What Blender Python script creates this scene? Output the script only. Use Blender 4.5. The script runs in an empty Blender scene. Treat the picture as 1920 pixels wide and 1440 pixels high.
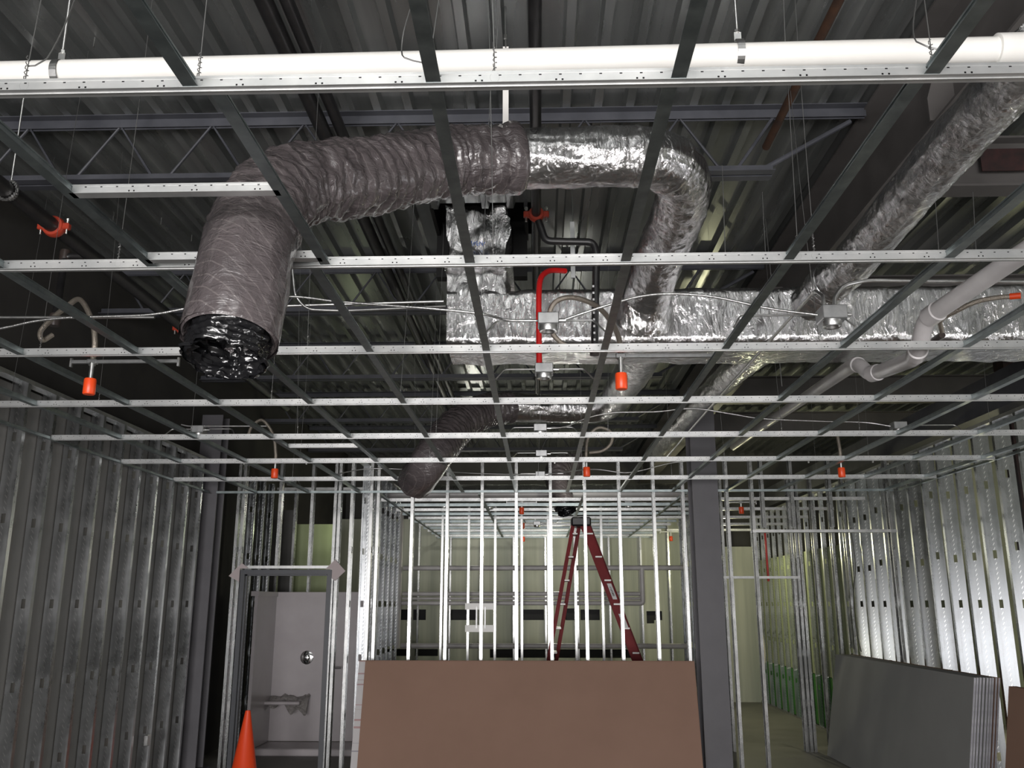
import bpy, math, random
from mathutils import Vector, Matrix, noise
random.seed(7)
SC = bpy.context.scene
COL = SC.collection
PI = math.pi
# ------------------------------------------------------------------ camera (eye 1.80 m)
FPX = 1667.0
PITCH, YAW = math.radians(13.909), math.radians(1.687)
cp, sp, cy, sy = math.cos(PITCH), math.sin(PITCH), math.cos(YAW), math.sin(YAW)
FWD = Vector((-sy*cp, cy*cp, sp)); RGT = Vector((cy, sy, 0)); UPV = RGT.cross(FWD)
EYE = Vector((0, 0, 1.8))
cam = bpy.data.cameras.new('camera'); camo = bpy.data.objects.new('camera', cam); COL.objects.link(camo)
cam.sensor_width = 36; cam.lens = FPX/1920*36; cam.clip_start = .05; cam.clip_end = 200
camo.matrix_world = Matrix(((RGT.x, UPV.x, -FWD.x, 0), (RGT.y, UPV.y, -FWD.y, 0), (RGT.z, UPV.z, -FWD.z, 1.8), (0, 0, 0, 1)))
SC.camera = camo

def at(u, v, x=None, y=None, z=None, a=None):
    """survey helper: turns a measured direction and one known coordinate into a point in metres"""
    d = RGT*((u-960)/FPX) + UPV*((720-v)/FPX) + FWD
    if y is not None: t = y/d.y
    elif x is not None: t = x/d.x
    elif z is not None: t = (z-1.8)/d.z
    else: t = a
    return EYE + d*t

G = 3.068            # grid height
GY = lambda i: .774 + 1.2192*i
GX = lambda j: -.263 + .6096*j
DECK = 4.90
XL, XR = -3.88, 4.19
PY = 10.40           # partition front face

# ------------------------------------------------------------------ materials
def mat(name, col=(.5,.5,.5), rough=.5, metal=0., spec=None, build=None):
    m = bpy.data.materials.new(name); m.use_nodes = True
    n = m.node_tree.nodes; l = m.node_tree.links; b = n['Principled BSDF']
    b.inputs['Base Color'].default_value = (*col, 1); b.inputs['Roughness'].default_value = rough
    b.inputs['Metallic'].default_value = metal
    if spec is not None: b.inputs['Specular IOR Level'].default_value = spec
    if build: build(n, l, b)
    return m
def N(n, t, **k):
    o = n.new(t)
    for a, b in k.items():
        if a.startswith('_'): setattr(o, a[1:], b)
        else: o.inputs[a].default_value = b
    return o
def coords(n, l, kind='Object', scale=(1,1,1)):
    tc = N(n, 'ShaderNodeTexCoord'); mp = N(n, 'ShaderNodeMapping'); mp.inputs['Scale'].default_value = scale
    l.new(tc.outputs[kind], mp.inputs['Vector']); return mp.outputs['Vector']
def ramp(n, l, fac, stops):
    r = n.new('ShaderNodeValToRGB'); e = r.color_ramp.elements
    while len(e) < len(stops): e.new(.5)
    for q, (p, c) in zip(e, stops): q.position = p; q.color = (*c, 1) if len(c) == 3 else c
    l.new(fac, r.inputs['Fac']); return r.outputs['Color']
def noise_(n, l, vec, scale, detail=3, rough=.55, dist=0):
    t = N(n, 'ShaderNodeTexNoise', Scale=scale, Detail=detail, Roughness=rough, Distortion=dist); l.new(vec, t.inputs['Vector']); return t.outputs['Fac']
def bump(n, l, b, h, strength, dist=.01, prev=None):
    u = N(n, 'ShaderNodeBump', Strength=strength, Distance=dist); l.new(h, u.inputs['Height'])
    if prev: l.new(prev, u.inputs['Normal'])
    l.new(u.outputs['Normal'], b.inputs['Normal']); return u.outputs['Normal']
def mth(n, l, op, a, b=None, c=None):
    m = n.new('ShaderNodeMath'); m.operation = op
    for i, q in enumerate((a, b, c)):
        if q is None: continue
        if isinstance(q, (int, float)): m.inputs[i].default_value = q
        else: l.new(q, m.inputs[i])
    return m.outputs[0]

def noisy(c0, c1, scale, r0=None, r1=None, bstr=0, stretch=(1,1,1), bdist=.004, bscale=None):
    def f(n, l, b):
        v = coords(n, l, scale=stretch); t = noise_(n, l, v, scale, 4)
        l.new(ramp(n, l, t, [(.3, c0), (.7, c1)]), b.inputs['Base Color'])
        if r0 is not None:
            mr = N(n, 'ShaderNodeMapRange'); mr.inputs['To Min'].default_value = r0; mr.inputs['To Max'].default_value = r1
            l.new(t, mr.inputs['Value']); l.new(mr.outputs[0], b.inputs['Roughness'])
        if bstr: bump(n, l, b, noise_(n, l, v, bscale or scale*3, 3), bstr, bdist)
    return f
def galv_dash(c0, c1, r0, r1, band=None, across='x', pitch=.045, height='z', skew=.7, mixv=.6):
    """galvanized sheet, vertical streaks; band = (pos, halfwidth) of a column of pressed dashes"""
    def f(n, l, b):
        v = coords(n, l, scale=(9, 9, .8)); t = noise_(n, l, v, 1.6, 4)
        v2 = coords(n, l, scale=(1, 1, 1)); t2 = noise_(n, l, v2, 5, 4, .7)
        tt = mth(n, l, 'ADD', mth(n, l, 'MULTIPLY', t, .55), mth(n, l, 'MULTIPLY', t2, .45))
        l.new(ramp(n, l, tt, [(.32, c0), (.68, c1)]), b.inputs['Base Color'])
        mr = N(n, 'ShaderNodeMapRange'); mr.inputs['From Min'].default_value = .3; mr.inputs['From Max'].default_value = .7
        mr.inputs['To Min'].default_value = r0; mr.inputs['To Max'].default_value = r1
        l.new(tt, mr.inputs['Value']); l.new(mr.outputs[0], b.inputs['Roughness'])
        nb = bump(n, l, b, t, .10, .006)
        if band:
            tc = N(n, 'ShaderNodeTexCoord'); s = n.new('ShaderNodeSeparateXYZ'); l.new(tc.outputs['Object'], s.inputs[0])
            X = s.outputs['X']; Z = s.outputs['Z']
            h = None
            for pos, hw in band:
                dx = mth(n, l, 'SUBTRACT', X, pos)
                inx = mth(n, l, 'LESS_THAN', mth(n, l, 'ABSOLUTE', dx), hw)
                zz = mth(n, l, 'ADD', Z, mth(n, l, 'MULTIPLY', dx, skew*2))
                fr = mth(n, l, 'FRACT', mth(n, l, 'DIVIDE', zz, pitch))
                d = mth(n, l, 'MULTIPLY', inx, mth(n, l, 'LESS_THAN', fr, .26))
                h = d if h is None else mth(n, l, 'MAXIMUM', h, d)
            bump(n, l, b, h, 1., .012, nb)
            mx = N(n, 'ShaderNodeMix', _data_type='RGBA'); l.new(mth(n, l, 'MULTIPLY', h, mixv), mx.inputs[0]); l.new(b.inputs['Base Color'].links[0].from_socket, mx.inputs[6]); mx.inputs[7].default_value = (.95,.95,.95,1)  # near-white tint paints the glint of the pressed dimples
            l.new(mx.outputs[2], b.inputs['Base Color'])
    return f
M = {}
M['stud'] = mat('galvanized_stud', metal=1, build=galv_dash((.28,.295,.305), (.48,.49,.50), .20, .36, [(.076,.008)], skew=-.7, mixv=.95))
M['stud_small'] = mat('galvanized_small_stud', metal=1, build=galv_dash((.36,.37,.37), (.56,.56,.55), .20, .36, [(.046,.008)]))
M['stud_mid'] = mat('galvanized_wall_stud', metal=1, build=galv_dash((.42,.435,.445), (.66,.67,.68), .22, .40, [(.056,.009)]))
M['track'] = mat('galvanized_track', metal=1, build=galv_dash((.40,.41,.41), (.60,.60,.59), .36, .52))
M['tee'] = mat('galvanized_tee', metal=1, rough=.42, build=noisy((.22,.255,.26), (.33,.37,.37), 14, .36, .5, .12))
def main_f(n, l, b):
    tc = N(n, 'ShaderNodeTexCoord'); s = n.new('ShaderNodeSeparateXYZ'); l.new(tc.outputs['Object'], s.inputs[0])
    X, Z = s.outputs['X'], s.outputs['Z']
    v = coords(n, l); t = noise_(n, l, v, 6, 4)
    base = ramp(n, l, t, [(.3, (.46,.47,.47)), (.7, (.64,.64,.63))])
    def holes(pitch, w, z0, z1, off=0.):
        fx = mth(n, l, 'ABSOLUTE', mth(n, l, 'SUBTRACT', mth(n, l, 'FRACT', mth(n, l, 'DIVIDE', mth(n, l, 'ADD', X, off+50), pitch)), .5))
        a = mth(n, l, 'LESS_THAN', fx, w/pitch/2)
        c = mth(n, l, 'LESS_THAN', mth(n, l, 'ABSOLUTE', mth(n, l, 'SUBTRACT', Z, (z0+z1)/2)), (z1-z0)/2)
        return mth(n, l, 'MULTIPLY', a, c)
    h = holes(.0508, .007, .0285, .0318)
    for q in (holes(.2032, .003, .003, .009), holes(.2032, .003, .003, .009, .0508), holes(.2032, .005, .013, .018, .02), holes(.2032, .005, .013, .018, .036)):
        h = mth(n, l, 'MAXIMUM', h, q)
    mx = N(n, 'ShaderNodeMix', _data_type='RGBA'); l.new(h, mx.inputs[0]); l.new(base, mx.inputs[6]); mx.inputs[7].default_value = (.01,.01,.01,1)
    l.new(mx.outputs[2], b.inputs['Base Color'])
    kn = mth(n, l, 'MULTIPLY', mth(n, l, 'LESS_THAN', mth(n, l, 'FRACT', mth(n, l, 'DIVIDE', X, .012)), .5), mth(n, l, 'LESS_THAN', mth(n, l, 'ABSOLUTE', mth(n, l, 'SUBTRACT', Z, .011)), .003))
    bump(n, l, b, kn, .5, .003)
M['main'] = mat('galvanized_main_tee', metal=.82, rough=.42, build=main_f)
M['deck'] = mat('galvanized_roof_deck', metal=.72, build=noisy((.20,.212,.208), (.40,.413,.405), 2.0, .20, .34, .06, (2.2, .16, 1), .01))
def foil_f(s=1., dark=0.):
    def f(n, l, b):
        v = coords(n, l); w = noise_(n, l, v, 3.5*s, 3)
        v2 = coords(n, l, scale=(1, 1, .35))
        vo = N(n, 'ShaderNodeTexVoronoi', Scale=17*s, _feature='F1'); 
        ad = N(n, 'ShaderNodeVectorMath', _operation='ADD'); nz = N(n, 'ShaderNodeTexNoise', Scale=6*s, Detail=3); l.new(v2, nz.inputs['Vector'])
        sc = N(n, 'ShaderNodeVectorMath', _operation='SCALE'); sc.inputs['Scale'].default_value = .25; l.new(nz.outputs['Color'], sc.inputs[0])
        l.new(v2, ad.inputs[0]); l.new(sc.outputs[0], ad.inputs[1]); l.new(ad.outputs[0], vo.inputs['Vector'])
        h = mth(n, l, 'ADD', mth(n, l, 'MULTIPLY', vo.outputs['Distance'], .6), noise_(n, l, ad.outputs[0], 26*s, 5, .65, .6))
        bump(n, l, b, h, .62 if s < 1 else .52, .02)
        l.new(ramp(n, l, w, [(.3, (.62-dark,.62-dark,.63-dark)), (.7, (.86-dark,.85-dark,.85-dark))]), b.inputs['Base Color'])
    return f
M['foil'] = mat('foil_duct_wrap', metal=1, rough=.18, build=foil_f())
M['foil_crumple'] = mat('crumpled_foil', metal=1, rough=.2, build=foil_f(.7))
def flex_f(n, l, b):
    v = coords(n, l); 
    t = mth(n, l, 'ADD', mth(n, l, 'MULTIPLY', noise_(n, l, v, 34, 3, .5, 1.5), .25), noise_(n, l, coords(n, l, scale=(1,1,2.2)), 8, 3, .55, 2.5))
    w = N(n, 'ShaderNodeTexWave', Scale=9, Distortion=1.5, Detail=1, _wave_type='BANDS', _bands_direction='DIAGONAL'); l.new(v, w.inputs['Vector'])
    line = mth(n, l, 'GREATER_THAN', w.outputs['Fac'], .975)
    c = ramp(n, l, noise_(n, l, v, 6, 3), [(.3, (.066,.056,.058)), (.7, (.108,.092,.094))])
    mx = N(n, 'ShaderNodeMix', _data_type='RGBA'); l.new(mth(n, l, 'MULTIPLY', line, .22), mx.inputs[0]); l.new(c, mx.inputs[6]); mx.inputs[7].default_value = (.28,.25,.24,1)
    l.new(mx.outputs[2], b.inputs['Base Color']); b.inputs['Coat Weight'].default_value = .6; b.inputs['Coat Roughness'].default_value = .12; bump(n, l, b, t, .7, .016)
M['flex'] = mat('flex_duct_jacket', rough=.24, build=flex_f)
M['liner'] = mat('black_duct_liner', (.009,.009,.010), .16, build=lambda n, l, b: bump(n, l, b, noise_(n, l, coords(n, l), 7, 2.5, .5, 1.2), .8, .03))
M['pvc'] = mat('white_pvc', rough=.3, build=noisy((.78,.76,.72), (.86,.85,.81), 3))
M['pvc_grey'] = mat('dusty_white_pvc', rough=.35, build=noisy((.42,.40,.40), (.55,.53,.53), 4))
M['primer'] = mat('grey_primed_steel', rough=.5, build=noisy((.050,.052,.062), (.085,.088,.102), 5, .4, .6, .1))
M['column'] = mat('grey_column_paint', rough=.5, build=noisy((.085,.082,.09), (.112,.108,.118), 3, .45, .6))
M['girder'] = mat('grey_girder_paint', rough=.55, build=noisy((.085,.079,.076), (.120,.112,.108), 3, .5, .65))
M['redprimer'] = mat('red_primer', rough=.6, build=noisy((.010,.006,.006), (.045,.014,.013), 14))
M['blackpipe'] = mat('black_pipe', rough=.38, build=noisy((.010,.010,.011), (.022,.021,.021), 12))
M['brownpipe'] = mat('dark_threaded_pipe', rough=.4, build=noisy((.03,.022,.02), (.06,.045,.04), 14))
M['rust'] = mat('rusty_pipe', rough=.7, build=noisy((.032,.016,.010), (.075,.032,.014), 10, .6, .85, .3))
M['orange'] = mat('orange_cap_plastic', (.78,.07,.012), .38)
M['redcoup'] = mat('red_coupling', (.42,.045,.02), .45)
M['red'] = mat('red_conduit', (.55,.012,.012), .35)
M['emt'] = mat('conduit_steel', metal=1, rough=.33, build=noisy((.55,.55,.55), (.72,.72,.70), 20, .28, .42))
def braid_f(n, l, b):
    v = coords(n, l); vo = N(n, 'ShaderNodeTexVoronoi', Scale=220); l.new(v, vo.inputs['Vector'])
    bump(n, l, b, vo.outputs['Distance'], .8, .003)
M['braid'] = mat('braided_steel_hose', (.40,.355,.30), .4, .75, build=braid_f)
M['mc'] = mat('armored_cable', metal=1, rough=.35, col=(.55,.55,.54), build=lambda n, l, b: bump(n, l, b, noise_(n, l, coords(n, l), 180, 1), .8, .002))
M['box'] = mat('steel_box', metal=.9, rough=.42, build=noisy((.32,.33,.33), (.44,.44,.44), 18))
M['wire'] = mat('hanger_wire', (.22,.22,.215), .45, .9)
M['bolt'] = mat('zinc_bolt', (.7,.7,.68), .3, 1)
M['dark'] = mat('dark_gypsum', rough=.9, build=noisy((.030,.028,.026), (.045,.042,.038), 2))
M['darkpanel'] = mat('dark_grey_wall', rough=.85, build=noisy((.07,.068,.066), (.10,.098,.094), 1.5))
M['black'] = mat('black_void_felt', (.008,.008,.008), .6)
M['conc'] = mat('concrete_floor', rough=.6, build=noisy((.15,.145,.135), (.22,.21,.195), 1.3, .5, .7, .1, bscale=30))
def paper_f(c0, c1):
    def f(n, l, b):
        v = coords(n, l); l.new(ramp(n, l, noise_(n, l, v, 1.6, 4), [(.3, c0), (.7, c1)]), b.inputs['Base Color'])
        bump(n, l, b, noise_(n, l, v, 160, 2), .06, .002)
    return f
M['brown'] = mat('brown_board_paper', rough=.8, build=paper_f((.235,.140,.100), (.262,.158,.114)))
M['grey'] = mat('grey_board_paper', rough=.8, build=paper_f((.245,.25,.245), (.275,.28,.275)))
def tape_f(n, l, b):
    v = coords(n, l, scale=(1, 1, 1)); tc = N(n, 'ShaderNodeTexCoord'); s = n.new('ShaderNodeSeparateXYZ'); l.new(tc.outputs['Object'], s.inputs[0])
    nz = N(n, 'ShaderNodeTexNoise', Scale=26, Detail=2, _noise_dimensions='1D'); l.new(s.outputs['Z'], nz.inputs['W'])
    k = mth(n, l, 'GREATER_THAN', nz.outputs['Fac'], .63)
    hue = noise_(n, l, coords(n, l, scale=(1, 1, 1)), 2.2, 0)
    ink = ramp(n, l, hue, [(.42, (.30,.05,.05)), (.5, (.08,.07,.10)), (.58, (.05,.07,.28))])
    mx = N(n, 'ShaderNodeMix', _data_type='RGBA'); l.new(mth(n, l, 'MULTIPLY', k, .55), mx.inputs[0]); mx.inputs[6].default_value = (.50,.48,.48,1); l.new(ink, mx.inputs[7])
    l.new(mx.outputs[2], b.inputs['Base Color'])
M['tape'] = mat('printed_end_tape', rough=.6, build=tape_f)
M['card'] = mat('pinkish_cardboard', (.42,.36,.36), .8)
M['frame'] = mat('grey_door_frame_paint', (.055,.058,.066), .42)
M['stall'] = mat('grey_white_fibreglass', rough=.3, build=noisy((.36,.33,.34), (.42,.39,.40), 2))
M['film'] = mat('crumpled_clear_plastic', (.30,.28,.27), .15, build=lambda n, l, b: bump(n, l, b, noise_(n, l, coords(n, l), 18, 4, .7, 2), 1., .03))
M['chrome'] = mat('chrome', (.8,.8,.8), .08, 1)
M['greenboard'] = mat('green_gypsum_board', rough=.85, build=noisy((.30,.34,.20), (.36,.40,.25), 2))
M['palewall'] = mat('pale_wall_board', rough=.8, build=noisy((.30,.32,.28), (.60,.61,.52), 1.3, stretch=(2.6, 1, .12)))
M['greenwrap'] = mat('green_sill_board', rough=.8, build=noisy((.03,.15,.02), (.06,.24,.04), 3))
M['wallboard'] = mat('grey_brown_wall_board', rough=.6, build=noisy((.15,.147,.137), (.24,.232,.217), 1.2, .45, .65, stretch=(1, 4, .3)))
M['endtape'] = mat('plain_end_tape', rough=.6, build=noisy((.24,.235,.27), (.42,.41,.44), 14, stretch=(3, 1, 1)))
M['fg'] = mat('red_fibreglass_rail', rough=.5, spec=.2, build=noisy((.16,.006,.010), (.21,.010,.013), 8))
M['alu'] = mat('aluminium_step', (.36,.34,.33), .45, .8)
M['blackplastic'] = mat('black_plastic', (.012,.012,.013), .4)
M['label'] = mat('white_label', (.6,.6,.6), .5)
M['coneo'] = mat('orange_cone_plastic', (.85,.07,.015), .42)
M['tapeblue'] = mat('blue_marker', (.05,.15,.55), .6)
M['glass'] = mat('window_glass', (.8,.85,.85), .05)
M['cable'] = mat('pale_yellow_cable', (.62,.58,.36), .5)

# ------------------------------------------------------------------ mesh helper
class MB:
    def __init__(s): s.v = []; s.f = []
    def add(s, vs, fs):
        o = len(s.v); s.v += [Vector(p) for p in vs]; s.f += [tuple(i+o for i in f) for f in fs]; return s
    def box(s, x0, y0, z0, x1, y1, z1):
        return s.add([(x0,y0,z0),(x1,y0,z0),(x1,y1,z0),(x0,y1,z0),(x0,y0,z1),(x1,y0,z1),(x1,y1,z1),(x0,y1,z1)],
                     [(0,3,2,1),(4,5,6,7),(0,1,5,4),(1,2,6,5),(2,3,7,6),(3,0,4,7)])
    def bbox(s, x0, y0, z0, x1, y1, z1, b=.004):
        """box with chamfered edges"""
        X = (x0, x1); Y = (y0, y1); Z = (z0, z1); c = [(x0+x1)/2, (y0+y1)/2, (z0+z1)/2]
        vs = []; idx = {}
        for i in (0,1):
            for j in (0,1):
                for k in (0,1):
                    p = [X[i], Y[j], Z[k]]; sg = [1-2*i, 1-2*j, 1-2*k]
                    for ax in range(3):
                        q = [p[t] + (0 if t == ax else sg[t]*b) for t in range(3)]
                        idx[(i,j,k,ax)] = len(vs); vs.append(q)
        fs = []
        for ax in range(3):
            o = [t for t in range(3) if t != ax]
            for sd in (0,1):
                loop = []
                for a, b_ in ((0,0),(1,0),(1,1),(0,1)):
                    key = [0,0,0]; key[ax] = sd; key[o[0]] = a; key[o[1]] = b_
                    loop.append(idx[(*key, ax)])
                flip = (sd == 0) ^ (ax == 1)
                fs.append(tuple(loop[::-1] if flip else loop))
        for ax in range(3):
            o = [t for t in range(3) if t != ax]
            for a in (0,1):
                for b_ in (0,1):
                    k0 = [0,0,0]; k0[o[0]] = a; k0[o[1]] = b_; k1 = list(k0); k1[ax] = 1
                    fs.append((idx[(*k0, o[0])], idx[(*k1, o[0])], idx[(*k1, o[1])], idx[(*k0, o[1])]))
        for i in (0,1):
            for j in (0,1):
                for k in (0,1): fs.append((idx[(i,j,k,0)], idx[(i,j,k,1)], idx[(i,j,k,2)]))
        return s.add(vs, fs)
    def prof(s, pts, p0, p1, up=(0,0,1), closed=True, caps=True):
        """extrude a 2-D profile (side, up) from p0 to p1"""
        p0, p1 = Vector(p0), Vector(p1); d = (p1-p0).normalized(); u = Vector(up); r = d.cross(u).normalized(); u = r.cross(d)
        n = len(pts); vs = [p0+r*a+u*b for a, b in pts] + [p1+r*a+u*b for a, b in pts]
        fs = [(i, (i+1) % n, n+(i+1) % n, n+i) for i in range(n if closed else n-1)]
        if closed and caps: fs += [tuple(range(n))[::-1], tuple(range(n, 2*n))]
        return s.add(vs, fs)
    def tube(s, path, r, n=12, caps=True, disp=None, flat=None):
        P = [Vector(p) for p in path]; R = r if isinstance(r, (list, tuple)) else [r]*len(P)
        up = None; vs = []
        L = 0.
        for i, p in enumerate(P):
            if i: L += (p-P[i-1]).length
            d = (P[min(i+1, len(P)-1)]-P[max(i-1, 0)]).normalized()
            if up is None:
                up = Vector((0,0,1)) if abs(d.z) < .9 else Vector((0,1,0))
            a = d.cross(up).normalized(); up = a.cross(d).normalized()
            for k in range(n):
                t = 2*PI*k/n; q = R[i]
                if disp: q += disp(L, t, p)
                vs.append(p + a*(math.cos(t)*q) + up*(math.sin(t)*q*(flat or 1)))
        fs = [(i*n+k, i*n+(k+1) % n, (i+1)*n+(k+1) % n, (i+1)*n+k) for i in range(len(P)-1) for k in range(n)]
        if caps: fs += [tuple(range(n))[::-1], tuple(range((len(P)-1)*n, len(P)*n))]
        return s.add(vs, fs)
    def lathe(s, prof, c, n=24, axis=(0,0,1)):
        ax = Vector(axis).normalized(); t = Vector((1,0,0)) if abs(ax.x) < .9 else Vector((0,1,0))
        a = ax.cross(t).normalized(); b = ax.cross(a); c = Vector(c); vs = []
        for r, h in prof:
            for k in range(n): vs.append(c + ax*h + (a*math.cos(2*PI*k/n) + b*math.sin(2*PI*k/n))*max(r, 1e-5))
        fs = [(i*n+k, i*n+(k+1) % n, (i+1)*n+(k+1) % n, (i+1)*n+k) for i in range(len(prof)-1) for k in range(n)]
        return s.add(vs, fs)
    def wall(s, a0, a1, z0, z1, plane, thick, holes, axis='x'):
        """slab along an axis with rectangular openings (a0,z0,a1,z1)"""
        A = sorted({a0, a1, *[h[0] for h in holes], *[h[2] for h in holes]}); Z = sorted({z0, z1, *[h[1] for h in holes], *[h[3] for h in holes]})
        for i in range(len(A)-1):
            for k in range(len(Z)-1):
                ca, cz = (A[i]+A[i+1])/2, (Z[k]+Z[k+1])/2
                if any(h[0] < ca < h[2] and h[1] < cz < h[3] for h in holes): continue
                if axis == 'x': s.box(A[i], plane, Z[k], A[i+1], plane+thick, Z[k+1])
                else: s.box(plane, A[i], Z[k], plane+thick, A[i+1], Z[k+1])
        return s
    def xf(s, m): s.v = [m @ v for v in s.v]; return s
    def build(s, name, m, parent=None, smooth=40, origin=None):
        if parent is not None: org = world_loc(parent); rot = world_rot(parent)
        elif origin is not None: org = Vector(origin); rot = 0
        else:
            xs = [v.x for v in s.v]; ys = [v.y for v in s.v]; zs = [v.z for v in s.v]
            org = Vector(((min(xs)+max(xs))/2, (min(ys)+max(ys))/2, min(zs))); rot = 0
        me = bpy.data.meshes.new(name); me.from_pydata([v-org for v in s.v], [], s.f); me.materials.append(M[m]); me.update()
        if smooth:
            me.polygons.foreach_set('use_smooth', [True]*len(me.polygons)); me.set_sharp_from_angle(angle=math.radians(smooth))
        o = bpy.data.objects.new(name, me); COL.objects.link(o)
        if parent is not None: o.parent = parent
        else: o.location = org
        return o
LOC = {}
def world_loc(o):
    p = Vector(o.location)
    while o.parent: o = o.parent; p = p + Vector(o.location)
    return p
def world_rot(o): return 0
def tag(o, label=None, cat=None, group=None, kind=None):
    if label: o['label'] = label
    if cat: o['category'] = cat
    if group: o['group'] = group
    if kind: o['kind'] = kind
    return o
def thing(name, label, cat, loc=(0,0,0), group=None):
    o = bpy.data.objects.new(name, None); o.empty_display_size = .1; COL.objects.link(o); o.location = loc
    return tag(o, label, cat, group)
def copy_tree(o, parent=None, loc=None):
    c = o.copy(); COL.objects.link(c); c.parent = parent
    if loc is not None: c.location = loc
    for ch in o.children: copy_tree(ch, c)
    return c
def struct(o): o['kind'] = 'structure'; return o
def spline(pts, step=.05):
    P = [Vector(p) for p in pts]; P = [P[0]*2-P[1]] + P + [P[-1]*2-P[-2]]; out = []
    for i in range(1, len(P)-2):
        a, b, c, d = P[i-1:i+3]; n = max(1, int((c-b).length/step))
        for k in range(n):
            t = k/n; out.append(.5*((2*b)+(c-a)*t+(2*a-5*b+4*c-d)*t*t+(3*b-a-3*c+d)*t**3))
    out.append(P[-2]); return out
ORD = ['zeroth','first','second','third','fourth','fifth','sixth','seventh','eighth','ninth','tenth','eleventh','twelfth','thirteenth','fourteenth','fifteenth',
       'sixteenth','seventeenth','eighteenth','nineteenth','twentieth','twenty-first','twenty-second','twenty-third','twenty-fourth','twenty-fifth','twenty-sixth','twenty-seventh','twenty-eighth','twenty-ninth','thirtieth']

# ------------------------------------------------------------------ the setting
struct(MB().box(-4.3, -4.7, -.15, 7.3, 19.2, 0).build('floor', 'conc', smooth=0))
# roof deck: fluted sheet, ribs run away from the camera
d = MB(); pitch = .2032; n = int(12/pitch); pts = []
for k in range(n):
    x = -4.5 + k*pitch
    pts += [(x, 0), (x+.050, 0), (x+.066, .052), (x+.1872, .052)]
pts.append((-4.5+n*pitch, 0))
YS = [-4.8, 3, 6, 6.62, 7.25, 9, 12, 15, 19.2]
hx0, hx1 = -.83, -.10
vs = []; fs = []; W = len(pts)
for y in YS: vs += [(x, y, DECK+z) for x, z in pts]
for j in range(len(YS)-1):
    for i in range(W-1):
        if YS[j] == 6.62 and hx0 < (pts[i][0]+pts[i+1][0])/2 < hx1: continue
        fs.append((j*W+i, j*W+i+1, (j+1)*W+i+1, (j+1)*W+i))
d.add(vs, fs); struct(d.build('ceiling', 'deck', smooth=0))
struct(MB().box(-4.5, -4.8, 5.07, 7.4, 19.3, 5.2).build('sky_blocker', 'black', smooth=0))  # unseen slab added above the deck to keep sky light out
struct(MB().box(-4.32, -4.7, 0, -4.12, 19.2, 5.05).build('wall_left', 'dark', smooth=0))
struct(MB().wall(-4.7, 19.2, 0, 5.05, 7.1, .2, [(y-.2, 4.48, y+.16, 4.74) for y in (12.45, 13.2, 13.97, 14.72, 15.5, 16.25, 17.0, 17.7)] + [(1.4, .3, 5.0, 2.15)], 'y').build('wall_right', 'palewall', smooth=0))
wins = [(-3.6, .3, -1.3, 2.3), (-1.0, .3, 1.3, 2.3), (1.6, .3, 3.6, 2.3)]
struct(MB().wall(-4.3, 7.3, 0, 5.05, -4.7, .18, wins).build('wall_rear', 'darkpanel', smooth=0))
for k, (a0, z0, a1, z1) in enumerate(wins):
    w = MB()
    for q in ((a0, z0, a1, z0+.05), (a0, z1-.05, a1, z1), (a0, z0, a0+.05, z1), (a1-.05, z0, a1, z1), ((a0+a1)/2-.025, z0, (a0+a1)/2+.025, z1)):
        w.box(q[0], -4.66, q[1], q[2], -4.58, q[3])
    struct(w.build('window_%d' % (k+1), 'frame', smooth=0))
w = MB()
for q in ((1.4, .3, 5.0, .35), (1.4, 2.10, 5.0, 2.15), (1.4, .3, 1.45, 2.15), (4.95, .3, 5.0, 2.15), (3.175, .3, 3.225, 2.15)): w.box(7.12, q[0], q[1], 7.2, q[2], q[3])
struct(w.build('window_4', 'frame', smooth=0))  # unseen opening, added so the right wall studs catch light
# far back wall with dark service openings, dark wall and added black panel behind
holes = [(-2.885,1.50,-2.535,1.70), (-2.45,1.50,-2.2,1.70), (-1.77,1.50,-1.217,1.70), (-.338,1.50,.095,1.70), (.51,1.50,.78,1.72), (.80,1.50,1.175,1.70), (2.074,1.44,2.22,1.67), (2.22,1.50,2.374,1.67),
         (-2.95,.83,-2.55,.96), (-2.4,.83,-1.95,.96), (-.95,.80,1.82,.96)]
struct(MB().wall(-4.1, 3.2, 0, 3.45, 17.8, .06, holes).build('wall_back', 'palewall', smooth=0))
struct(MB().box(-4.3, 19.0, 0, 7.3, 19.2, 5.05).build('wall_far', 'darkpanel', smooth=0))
struct(MB().box(-3.4, 18.0, .6, 3.1, 18.1, 2.0).build('black_backing', 'black', smooth=0))  # black panel added so the openings look dark inside
# dark panel closing the view left of the door frame
struct(MB().box(-4.1, 13.6, 0, -3.72, 13.7, 3.2).build('trim_1', 'darkpanel', smooth=0))

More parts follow.
